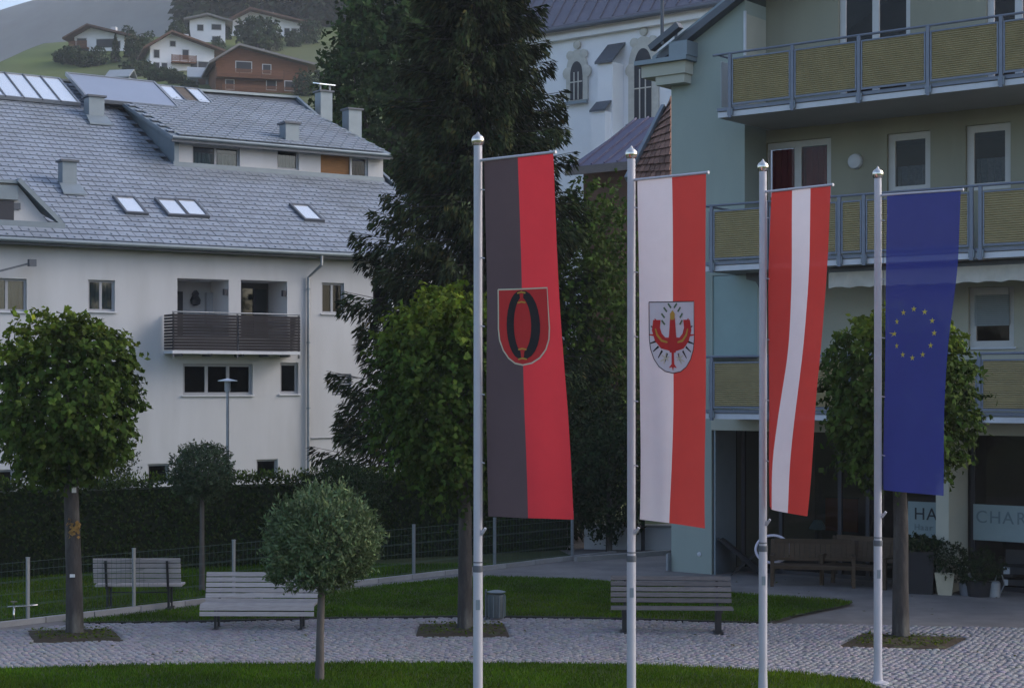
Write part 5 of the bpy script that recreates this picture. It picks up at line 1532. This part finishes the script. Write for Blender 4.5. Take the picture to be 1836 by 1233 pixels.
# folded deck chair by the pier
dc = GB.world(1.75, .25, 0)
o = thing('deck_chair', 'black folding deck chair leaning beside the shop door', 'chair', dc, R(-10))
MB().prism([(-.55, -.02, .78), (-.50, -.02, .80), (.40, -.02, .10), (.30, -.02, .02)], (0, .5, 0)).build('sling', M['pot_black'], o)
for y in (-.05, .5):
    MB().bar((-.6, y, .82), (.42, y, .0), .035, .035, up=(0, 1, 0)).build('frame', M['iron'], o)
    MB().bar((.35, y + .036, .55), (-.3, y + .036, .0), .03, .03, up=(0, 1, 0)).build('leg', M['iron'], o)

# leaf helper for crowns -------------------------------------------------------
def shell_points(n, half, power=2.6, seed=1, inner=.55, rough=.10, freq=3.0):
    """points near the surface of a superellipsoid, clumped; returns points and outward normals"""
    g = np.random.default_rng(seed)
    d = unit(g.normal(0, 1, (n, 3)))
    r = 1.0 / (np.sum(np.abs(d) ** power, axis=1) ** (1 / power))
    depth = inner + (1 - inner) * g.uniform(0, 1, n) ** .45
    bump = 1 + rough * clump_noise(d * freq, seed + 50, 1.0)
    P = d * (r * depth * bump)[:, None] * np.array(half)
    N = unit(d / np.array(half))
    return P, N
def crown_mesh(name, n, half, center, L, W, m, power=2.6, seed=1, inner=.55, rough=.1, freq=3., droop=.5, spread=.8, tlo=.7, thi=1.35, hue=.1, sprig=.55, twig=.16, young_lit=None):
    """leaves filling the crown, most of them in sprigs that break the outline"""
    H = np.array(half)
    n_fill = int(n * (1 - sprig)); k = 11; n_sp = int(n * sprig / k)
    P, N = shell_points(n_fill, half, power, seed, inner, rough, freq)
    P *= .95
    D = N * .5 + rng.normal(0, spread, (n_fill, 3)) + [0, 0, -droop]
    A, AN = shell_points(n_sp, half, power, seed + 1, max(inner, .72), rough, freq)
    keep = clump_noise(A / H * 3.0, seed + 33, 1.4) > -.75
    A, AN = A[keep], AN[keep]; n_sp = len(A)
    T = unit(AN + rng.normal(0, .45, (n_sp, 3)) + [0, 0, .25 - droop * .5])
    tl = twig * max(half) * rng.uniform(.4, 1.25, n_sp)
    f = np.tile(np.linspace(.1, 1, k), (n_sp, 1)) + rng.normal(0, .05, (n_sp, k))
    SP = A[:, None, :] + T[:, None, :] * (f * tl[:, None])[:, :, None] + rng.normal(0, .28 * L, (n_sp, k, 3))
    SP[:, :, 2] -= droop * .5 * (f ** 2) * tl[:, None]
    SD = T[:, None, :] * .7 + rng.normal(0, .6, (n_sp, k, 3)) + np.array([0, 0, -droop])
    SN = np.repeat(AN[:, None, :], k, axis=1)
    P = np.r_[P, SP.reshape(-1, 3)]; D = np.r_[D, SD.reshape(-1, 3)]; N = np.r_[N, SN.reshape(-1, 3)]
    n = len(P)
    F = N + rng.normal(0, .55, (n, 3)) + [0, 0, .35]
    LL = L * rng.uniform(.55, 1.3, n); WW = W * rng.uniform(.6, 1.25, n)
    tn = tints(n, tlo, thi, hue) * (1 + .25 * clump_noise(P, seed + 9, 2.5 / max(half)))[:, None]
    tn[n_fill:] *= np.repeat(rng.uniform(.7, 1.45, n_sp), k)[:, None]
    if young_lit is not None:                                 # yellowish new leaves in patches near the top, sunlit tops painted in
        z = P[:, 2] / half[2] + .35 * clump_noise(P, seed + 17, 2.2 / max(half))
        w = np.clip((z - young_lit) / .5, 0, 1)[:, None] * rng.uniform(.4, 1, (n, 1))
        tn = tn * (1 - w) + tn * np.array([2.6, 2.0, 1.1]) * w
    v, q, t = leaves(P + np.array(center), D, F, LL, WW, base=tn)
    return np_mesh(name, v, q, m, t)

def pot(label, p, prof, m, n=20, square=False, plant=None, name='planter'):
    o = thing(name, label, 'planter', p)
    if square: MB().lathe([(r * 1.35, z) for r, z in prof], 4).build('pot', m, o, rot=(0, 0, R(45 - 20)))
    else: MB().lathe(prof, n).build('pot', m, o, smooth=False)
    zt = prof[-1][1]
    MB().lathe([(prof[-1][0] * .8, zt - .03), (prof[-1][0] * .3, zt + .01)], 12).build('soil', M['soil'], o)
    if plant:
        nn, half, L, W, mm, sd = plant
        link('foliage', crown_mesh('foliage', nn, half, (0, 0, zt + half[2] * .8), L, W, mm, 2.2, sd, .2, .25, 2.5), o)
        MB().tube([(0, 0, zt - .05), (0, 0, zt + half[2] * .7)], .02, 6).build('stem', M['bark'], o)
    return o
q = gnd(1651, 1062); pot('tall black planter with a dark bushy plant by the shop pillar', (q.x, q.y, 0), [(.27, 0), (.29, .45), (.30, .86), (.27, .87)], M['pot_black'], plant=(1300, (.36, .34, .15), .09, .05, M['leaf_dark'], 61), square=True)
q = gnd(1695, 1065); pot('cream tapered planter with a clipped round shrub', (q.x, q.y, 0), [(.14, 0), (.20, .42), (.21, .44), (.18, .45)], M['pot_cream'], square=True, plant=(2200, (.36, .36, .36), .05, .03, M['leaf_dark'], 62))
q = gnd(1737, 1066); pot('low round grey planter with small green plants', (q.x, q.y, 0), [(.17, 0), (.20, .22), (.205, .25), (.17, .26)], M['pot_grey'], plant=(700, (.2, .2, .13), .06, .03, M['leaf_globe'], 63))
q = GB.world(7.25, -.05, 0); pot('dark pot with a spreading bush under the right hand sign', q, [(.22, 0), (.26, .26), (.27, .30), (.24, .31)], M['pot_black'], plant=(1800, (.5, .4, .34), .07, .04, M['leaf_dark'], 64))

# watering can
q = gnd(1782, 1069)
o = thing('watering_can', 'grey metal watering can with its long spout pointing left', 'watering can', (q.x, q.y, 0), R(-5))
MB().lathe([(.13, 0), (.13, .27), (.10, .31), (.06, .31)], 18).build('can_body', M['galv'], o, smooth=False)
MB().tube([(-.11, 0, .08), (-.28, 0, .22), (-.46, 0, .40)], [.03, .02, .016], 8).build('spout', M['galv'], o)
MB().lathe([(.016, 0), (.05, .05), (.05, .06)], 10).build('rose', M['galv'], o, (-.46, 0, .40), rot=(0, R(-45), 0))
MB().tube([(.02, 0, .31), (.06, 0, .42), (.16, 0, .42), (.21, 0, .25), (.13, 0, .08)], .012, 6).build('handle', M['galv'], o)

# dark wicker armchair with pale cushions at the right edge
q = gnd(1832, 1058)
o = thing('armchair', 'dark armchair with pale cushions at the right edge of the terrace', 'chair', (q.x, q.y, 0), R(-20))
for x in (-.36, .36):
    for y in (-.32, .32): MB().box(x - .03, x + .03, y - .03, y + .03, 0, .32).build('leg', M['iron'], o)
MB().box(-.40, .40, -.36, .36, .30, .36).build('seat_frame', M['pot_black'], o)
for x in (-.41, .35): MB().box(x, x + .06, -.36, .36, .361, .66).build('arm_panel', M['pot_black'], o)
MB().prism([(-.40, .28, .36), (.40, .28, .36), (.40, .36, .36), (-.40, .36, .36)], (0, .15, .72)).build('backrest', M['pot_black'], o)
MB().box(-.34, .34, -.34, .24, .362, .50).build('seat_cushion', M['cushion'], o)
MB().box(-.34, .34, -.33, .20, .13, .25).build('folded_blanket', M['cushion'], o)
MB().prism([(-.33, .14, .52), (.33, .14, .52), (.33, .25, .52), (-.33, .25, .52)], (0, .10, .28)).build('back_cushion', M['cushion'], o)

# ================================================================== trees
def trunk_mesh(pts, rad, n=12):
    return MB().tube(pts, rad, n)
def lime_tree(label, base, h_trunk, crown_c, half, r, n, seed, lean=0.0, marks=False, pw=3.0):
    o = thing('lime_tree', label, 'tree', base, 0, 'clipped broadleaf trees in the paved square')
    zc = crown_c[2]
    mb = MB(); mb.tube([(0, 0, -.02), (0, 0, .12), (lean * .3, .02, h_trunk * .4), (lean * .7, -.02, h_trunk * .8), (crown_c[0] * .6, 0, h_trunk + .4), (crown_c[0], 0, zc + half[2] * .5)], [r * 1.45, r * 1.12, r, r * .93, r * .85, r * .3], 14)
    tr = mb.build('trunk', M['bark'], o, smooth=True)
    g = random.Random(seed)
    for k in range(9):
        a = g.uniform(0, 6.28); z0 = h_trunk + g.uniform(-.1, half[2] * .9)
        e = (crown_c[0] + half[0] * .75 * math.cos(a), half[1] * .75 * math.sin(a), zc + g.uniform(-.4, .8) * half[2])
        m_ = (crown_c[0] * .7 + half[0] * .3 * math.cos(a), half[1] * .3 * math.sin(a), (z0 + e[2]) / 2 + .1)
        MB().tube([(crown_c[0] * .5, 0, z0), m_, e], [r * .4, r * .25, r * .08], 6).build('limb', M['bark'], tr, smooth=True)
    link('crown', crown_mesh('crown', n, half, crown_c, .118, .092, M['leaf_lime'], pw, seed, .4, .17, 3.0, droop=.6, young_lit=.45, twig=.2), o)
    if marks:
        for (z, ra, w, h, m) in ((2.45, -1.4, .07, .09, M['tag_white']), (1.02, -1.6, .08, .05, M['tag_white'])):
            rr0 = r * 1.03
            MB().box(-w / 2, w / 2, -.012, .012, -h / 2, h / 2).build('tag', m, tr, (rr0 * math.cos(ra), rr0 * math.sin(ra), z), rot=(0, 0, ra + R(90)))
        k = 60; an = rng.uniform(-2.4, -.7, k); zz = rng.normal(1.82, .09, k)
        v, qd, t = leaves(np.c_[r * 1.03 * np.cos(an), r * 1.03 * np.sin(an), zz], rng.normal(0, 1, (k, 3)), np.c_[np.cos(an), np.sin(an), np.zeros(k)], .08, .06, base=tints(k))
        lc = link('lichen', np_mesh('lichen', v, qd, M['lichen'], t), tr); lc['kind'] = 'stuff'
    return o
p = gnd(134, 1139); s = FPX / p.y
lime_tree('clipped broadleaf tree at the left with tags on its trunk', p, 2.55, (-.14, 0, 3.98), (1.04, 1.0, 1.27), .132, 15000, 11, lean=-.06, marks=True, pw=3.2)
p = gnd(834, 1130)
lime_tree('bright green clipped broadleaf tree behind the first flagpole', p, 2.5, (-.18, 0, 4.08), (1.28, 1.15, 1.70), .122, 17000, 12, pw=2.2)
p = gnd(1615, 1145)
lime_tree('broadleaf tree with dark trunk behind the blue banner', p, 2.3, (-.04, 0, 4.05), (1.12, 1.05, 1.40), .128, 13000, 13, pw=2.8)

def globe_tree(label, base, zc, rad, half_z, m, n, L, W, seed, r=.055, lean=0.0, bark='bark_pale', rough=.09, sprig=.3):
    o = thing('globe_tree', label, 'tree', base, 0, 'ball shaped standard trees')
    mb = MB(); mb.tube([(0, 0, -.02), (lean * .2, 0, zc * .35), (lean * .7, .02, zc * .7), (lean, 0, zc)], [r * 1.25, r, r * .9, r * .5], 10)
    tr = mb.build('trunk', M[bark], o, smooth=True)
    g = random.Random(seed)
    for k in range(12):
        a = g.uniform(0, 6.28); e = g.uniform(-.2, 1.2)
        MB().tube([(lean * .9, 0, zc - half_z * .75), (lean + rad * .4 * math.cos(a), rad * .4 * math.sin(a), zc - half_z * .2), (lean + rad * .8 * math.cos(a) * math.cos(e), rad * .8 * math.sin(a) * math.cos(e), zc + half_z * .8 * math.sin(e))], [r * .45, r * .25, r * .08], 5).build('twig', M[bark], tr)
    link('crown', crown_mesh('crown', n, (rad, rad, half_z), (lean, 0, zc), L, W, m, 2.1, seed, .35, rough, 3.2, droop=-.2, spread=.6, twig=.18, sprig=sprig), o)
    return o
p = gnd(573, 1226)
globe_tree('round silver leaved tree on a thin stem in the front lawn', p, EYE - (970 - HV) / FPX * p.y, .80, .70, M['leaf_silver'], 21000, .085, .03, 21, r=.055, lean=.04, rough=.18, sprig=.5)
p = gnd(362, 1060)
globe_tree('small round headed tree before the hedge, left of centre', p, EYE - (846 - HV) / FPX * p.y, .64, .61, M['leaf_globe'], 12000, .06, .032, 22, r=.05)
p = gnd(618, 1010)
globe_tree('round headed tree half hidden behind the silver leaved one', p, EYE - (890 - HV) / FPX * p.y, .95, .95, M['leaf_dark'], 8000, .07, .032, 23, r=.05)
p = gnd(165, 1010)
globe_tree('dark round headed tree behind the left trunk', p, EYE - (838 - HV) / FPX * p.y, 1.0, .85, M['leaf_dark'], 8000, .07, .035, 24, r=.05)

# hedge
ha, hb = Vector((-15.5, 33.6, 0)), Vector((1.6, 42.6, 0))
hd_ = (hb - ha); hl = hd_.length; hd_.normalize(); hn = Vector((-hd_.y, hd_.x, 0))
o = thing('hedge', 'tall dark clipped hedge behind the garden fence', 'hedge', ha, math.atan2(hd_.y, hd_.x))
hh_ = 2.0; hw_ = 1.1
MB().box(.15, hl - .15, .18, hw_ - .18, 0, hh_ - .14).build('dark_core', M['hedge_core'], o)  # solid dark box added inside to keep the hedge from being see-through
n = 26000
which = rng.choice(3, n, p=[.66, .28, .06])
X = rng.uniform(0, hl, n); Yy = np.where(which == 0, rng.uniform(0, .2, n), rng.uniform(0, hw_, n)); Z = np.where(which == 1, hh_ + rng.normal(0, .05, n) + .05 * np.sin(X * 3) + .04 * np.sin(X * 7.3), rng.uniform(.02, hh_, n))
X = np.where(which == 2, np.where(rng.uniform(0, 1, n) > .5, rng.uniform(0, .2, n), hl - rng.uniform(0, .2, n)), X)
Yy += .06 * clump_noise(np.c_[X, Yy, Z], 77, 2.0) * (which == 0)
Nn = np.where((which == 1)[:, None], [0, 0, 1.], [0, -1., .2])
v, qd, t = leaves(np.c_[X, Yy, Z], rng.normal(0, .7, (n, 3)) + [0, -.2, .4], Nn + rng.normal(0, .5, (n, 3)), rng.uniform(.06, .12, n), rng.uniform(.04, .07, n), base=tints(n, .7, 1.4, .12) * (1 + .2 * clump_noise(np.c_[X, Yy, Z], 78, 1.5))[:, None])
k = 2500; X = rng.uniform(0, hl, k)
v2, q2, t2 = leaves(np.c_[X, rng.uniform(.1, hw_, k), hh_ + rng.uniform(.0, .22, k)], rng.normal(0, .4, (k, 3)) + [0, 0, 1], rng.normal(0, 1, (k, 3)), rng.uniform(.07, .13, k), .04, base=tints(k, .9, 1.5, .12) * [1.9, 1.7, 1.0])  # lit top edge of the hedge painted into these leaves' tint
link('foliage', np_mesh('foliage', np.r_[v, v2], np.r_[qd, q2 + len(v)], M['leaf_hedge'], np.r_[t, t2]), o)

# spruce
def spruce(label, base, H, R0, n_per, seed, top_cut=None, zmin=1.0):
    o = thing('spruce_tree', label, 'tree', base, 0)
    mb = MB(); mb.tube([(0, 0, -.1), (0, 0, 1), (.05, 0, H * .5), (0, 0, H)], [.42, .34, .2, .02], 12); tr = mb.build('trunk', M['bark'], o, smooth=True)
    g = np.random.default_rng(seed)
    C, D, N, L, W = [], [], [], [], []; BT = []
    z = zmin; kbr = 0
    bt_ = MB()
    while z < H - .3:
        f = 1 - z / H
        rad = R0 * (f ** .92) * (1 if z > 2.2 else .85)
        nb = 7 if f > .3 else 5
        ph = g.uniform(0, 6.28)
        for b in range(nb):
            a = ph + 6.28 * b / nb + g.normal(0, .18); Lb = rad * g.uniform(.72, 1.12)
            dz0 = z + g.uniform(-.2, .2)
            ca_, sa2 = math.cos(a), math.sin(a)
            def pt(t): return np.array([ca_ * Lb * t, sa2 * Lb * t, dz0 - Lb * (.30 * t - .0 ) + Lb * .22 * t ** 3])
            bt_.tube([pt(0), pt(.4), pt(.75), pt(1.0)], [.035 * f + .012, .022 * f + .008, .012, .005], 4, cap=False)
            m_ = int(n_per * (.35 + Lb / R0))
            t = g.uniform(.12, 1.0, m_) ** .75
            side = g.uniform(-1, 1, m_) * (.34 * Lb * (1 - t) + .10 * Lb * .6)
            base_p = np.stack([ca_ * Lb * t, sa2 * Lb * t, dz0 - Lb * .30 * t + Lb * .22 * t ** 3], 1)
            perp = np.array([-sa2, ca_, 0])
            hang = g.uniform(0, .75, m_) * (.5 + .5 * (1 - np.abs(t - .5)))
            P = base_p + perp * side[:, None]; P[:, 2] -= hang * .8 + np.abs(side) * .22
            d = np.stack([np.full(m_, ca_), np.full(m_, sa2), np.full(m_, -.2)], 1) + perp * (side / (.35 * Lb + .01))[:, None] * .9 + np.array([0, 0, -1.0]) * (hang * 2.2)[:, None] + g.normal(0, .28, (m_, 3))
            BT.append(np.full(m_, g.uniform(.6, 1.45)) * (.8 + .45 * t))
            C.append(P); D.append(d); N.append(g.normal(0, .6, (m_, 3)) + [0, 0, 1]); L.append(g.uniform(.14, .36, m_)); W.append(g.uniform(.045, .095, m_))
        z += .30 + .10 * f
    C, D, N, L, W = map(np.concatenate, (C, D, N, L, W))
    n = len(C); tn = tints(n, .6, 1.5, .12)
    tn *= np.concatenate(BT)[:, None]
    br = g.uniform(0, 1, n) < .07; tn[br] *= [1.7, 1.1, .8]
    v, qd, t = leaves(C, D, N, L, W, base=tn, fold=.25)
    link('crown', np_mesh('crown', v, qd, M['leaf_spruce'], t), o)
    bb = bt_.build('branches', M['bark'], tr)
    return o
q = at(856, 1000, 47.0)
spruce('huge dark spruce rising out of the picture behind the flags', (q.x, q.y, 0), 22.5, 5.1, 370, 31, zmin=1.1)

def leafy_tree(label, base, H, half, n, L, W, m, seed, r=.2, zc=None, power=2.2, rough=.22, name='leafy_tree', freq=2.6, group=None, inner=.4):
    o = thing(name, label, 'tree', base, 0, group)
    zc = zc if zc is not None else H - half[2]
    mb = MB(); mb.tube([(0, 0, -.3), (0, 0, zc * .5), (0, 0, zc + half[2] * .4)], [r * 1.3, r, r * .3], 8); tr = mb.build('trunk', M['bark'], o, smooth=True)
    g = random.Random(seed)
    for k in range(7):
        a = g.uniform(0, 6.28)
        MB().tube([(0, 0, zc - half[2] * .6), (half[0] * .7 * math.cos(a), half[1] * .7 * math.sin(a), zc + g.uniform(-.3, .6) * half[2])], [r * .4, r * .08], 5).build('limb', M['bark'], tr)
    link('crown', crown_mesh('crown', n, half, (0, 0, zc), L, W, m, power, seed, inner, rough, freq, droop=.2), o)
    return o
q = at(702, 400, 78)
leafy_tree('big rounded dark tree behind the roof, left of the spruce', (q.x, q.y, 0), 23.5, (2.75, 2.75, 7.0), 24000, .34, .22, M['leaf_round'], 41, .35, zc=16.2, power=2.4, rough=.16)
q = at(1052, 700, 47.5)
leafy_tree('broad leaved tree between the spruce and the green building', (q.x, q.y, 0), 9.9, (1.65, 1.6, 4.4), 16000, .17, .12, M['leaf_lime'], 42, .16, zc=5.4, rough=.25)
q = at(1010, 960, 43.8)
leafy_tree('dark shrub at the end of the hedge under the black and red banner', (q.x, q.y, 0), 4.4, (1.7, 1.2, 1.9), 9000, .12, .08, M['leaf_dark'], 43, .1, zc=2.55, rough=.2)
q = at(1092, 900, 42.0)
leafy_tree('dark bush behind the second flagpole', (q.x, q.y, 0), 3.2, (1.15, .8, 1.5), 8000, .10, .07, M['leaf_dark'], 44, .07, zc=1.85, rough=.25)

# trees among the hillside houses
def far_tree(label, u, v, w_px, h_px, conifer, seed):
    p = hit(u, v); s = FPX / p.y; w, h = w_px / s / 2, h_px / s
    p = (p.x, p.y, p.z - .2)
    if conifer:
        o = thing('conifer', label, 'tree', p, 0, 'trees on the hillside')
        MB().tube([(0, 0, 0), (0, 0, h)], [w * .12, .03], 6).build('trunk', M['bark'], o)
        n = 900; t = rng.uniform(0.05, 1, n); a = rng.uniform(0, 6.28, n); r = w * (1 - t) ** .85 * rng.uniform(.5, 1.1, n)
        P = np.c_[r * np.cos(a), r * np.sin(a), h * t]
        v_, q_, t_ = leaves(P, np.c_[np.cos(a), np.sin(a), np.full(n, -.5)] + rng.normal(0, .2, (n, 3)), rng.normal(0, .5, (n, 3)) + [0, 0, 1], w * .4, w * .22, base=tints(n, .6, 1.2))
        link('crown', np_mesh('crown', v_, q_, M['leaf_far'], t_), o)
    else:
        o = thing('hillside_tree', label, 'tree', p, 0, 'trees on the hillside')
        MB().tube([(0, 0, 0), (0, 0, h * .6)], [w * .12, .05], 6).build('trunk', M['bark'], o)
        link('crown', crown_mesh('crown', 1800, (w, w, h * .5), (0, 0, h * .52), w * .22, w * .15, M['leaf_far'], 2.1, seed, .35, .25, 2.4), o)
FT = [('big round tree before the wide white hillside house', 462, 92, 78, 62, False), ('dark conifer right of the lone left house', 207, 112, 22, 52, True), ('dark bushy tree between the two left houses', 245, 112, 46, 48, False),
      ('slim tree left of the white gabled house', 266, 108, 26, 54, False), ('low dark tree below the lone left house', 128, 116, 44, 34, False), ('bush beside the white gabled house', 262, 135, 34, 26, False),
      ('small tree at the right end of the timber chalet', 548, 172, 42, 44, False), ('dark tree beside the upper white house', 348, 72, 26, 38, False), ('tree at the left foot of the hill slope', 176, 118, 30, 34, False),
      ('conifer behind the upper houses', 395, 62, 20, 50, True), ('tree between the timber chalet and the white gabled house', 392, 98, 24, 30, False), ('dark low tree below the white gabled house', 285, 146, 40, 24, False),
      ('dark tree standing above the timber chalet roof', 497, 92, 20, 34, False),
      ('low bush left of the lone house on the slope', 108, 112, 26, 20, False), ('round bush under the lone house terrace', 152, 120, 36, 26, False), ('pointed conifer between the lone house and its neighbour', 228, 104, 16, 46, True),
      ('bush above the pale tiled shed roof', 240, 138, 44, 30, False), ('low bush at the meadow edge right of the timber chalet', 585, 150, 40, 26, False), ('slender conifer behind the white gabled house', 338, 88, 14, 42, True),
      ('broad dark tree left of the upper white house', 318, 78, 34, 40, False), ('shrub in front of the grey metal roofed shed', 340, 160, 30, 18, False), ('dark tree at the right gable of the wide white house', 556, 78, 40, 44, False), ('round tree on the meadow edge above the timber chalet', 526, 84, 30, 30, False), ('low hedge like bush in front of the white gabled house', 300, 140, 46, 18, False), ('tree right of the lone house with its crown above the roof', 232, 88, 30, 40, False), ('bush left of the grey metal roofed shed', 318, 150, 34, 22, False), ('conifer at the left corner of the wide white house', 408, 72, 16, 40, True)]
for k, a in enumerate(FT): far_tree(*a, 200 + k)

# wood behind the houses: a mass of conifers fading in the mist
Vv, Qq, Tt, off = [], [], [], 0
cnt = 0
while cnt < 240:
    Y = rng.uniform(324, 372); X = rng.uniform(-.205 * Y, -.06 * Y)
    z = float(terrain_h(X, Y)); u = CU + FPX * X / Y; vv_ = HV - FPX * (z - EYE) / Y
    if u < 480 and rng.uniform() < .75: continue
    if Y < 340 and u < 560: continue
    if X / Y < -.20: continue
    h = rng.uniform(8, 17); w = h * rng.uniform(.14, .22); n = 150
    t = rng.uniform(0.0, 1, n); a = rng.uniform(0, 6.28, n); r = w * (1 - t) ** .85 * rng.uniform(.5, 1.1, n)
    P = np.c_[r * np.cos(a) + X, r * np.sin(a) + Y, h * t + z - .5]
    v_, q_, t_ = leaves(P, np.c_[np.cos(a), np.sin(a), np.full(n, -.6)], rng.normal(0, .5, (n, 3)) + [0, 0, 1], w * .8, w * .5, base=tints(n, .6, 1.15))
    Vv.append(v_); Qq.append(q_ + off); Tt.append(t_); off += len(v_); cnt += 1
tag(link('conifer_wood', np_mesh('conifer_wood', np.concatenate(Vv), np.concatenate(Qq), M['leaf_far'], np.concatenate(Tt))), kind='stuff', label='dark conifer wood on the slope fading into the mist', cat='wood')

# ================================================================== haze
hz = MB(); hz.box(-1700, 1400, -80, 2200, -8, 505)
hm = bpy.data.materials.new('haze'); hm.use_nodes = True
nt = hm.node_tree; nt.nodes.remove(nt.nodes['Principled BSDF'])
pv = nod(nt, 'ShaderNodeVolumePrincipled'); pv.inputs['Color'].default_value = (.90, .93, 1.0, 1); pv.inputs['Density'].default_value = 0.0003; pv.inputs['Anisotropy'].default_value = 0.2
nt.links.new(pv.outputs[0], nt.nodes['Material Output'].inputs['Volume'])
tag(hz.build('haze', hm), kind='stuff')
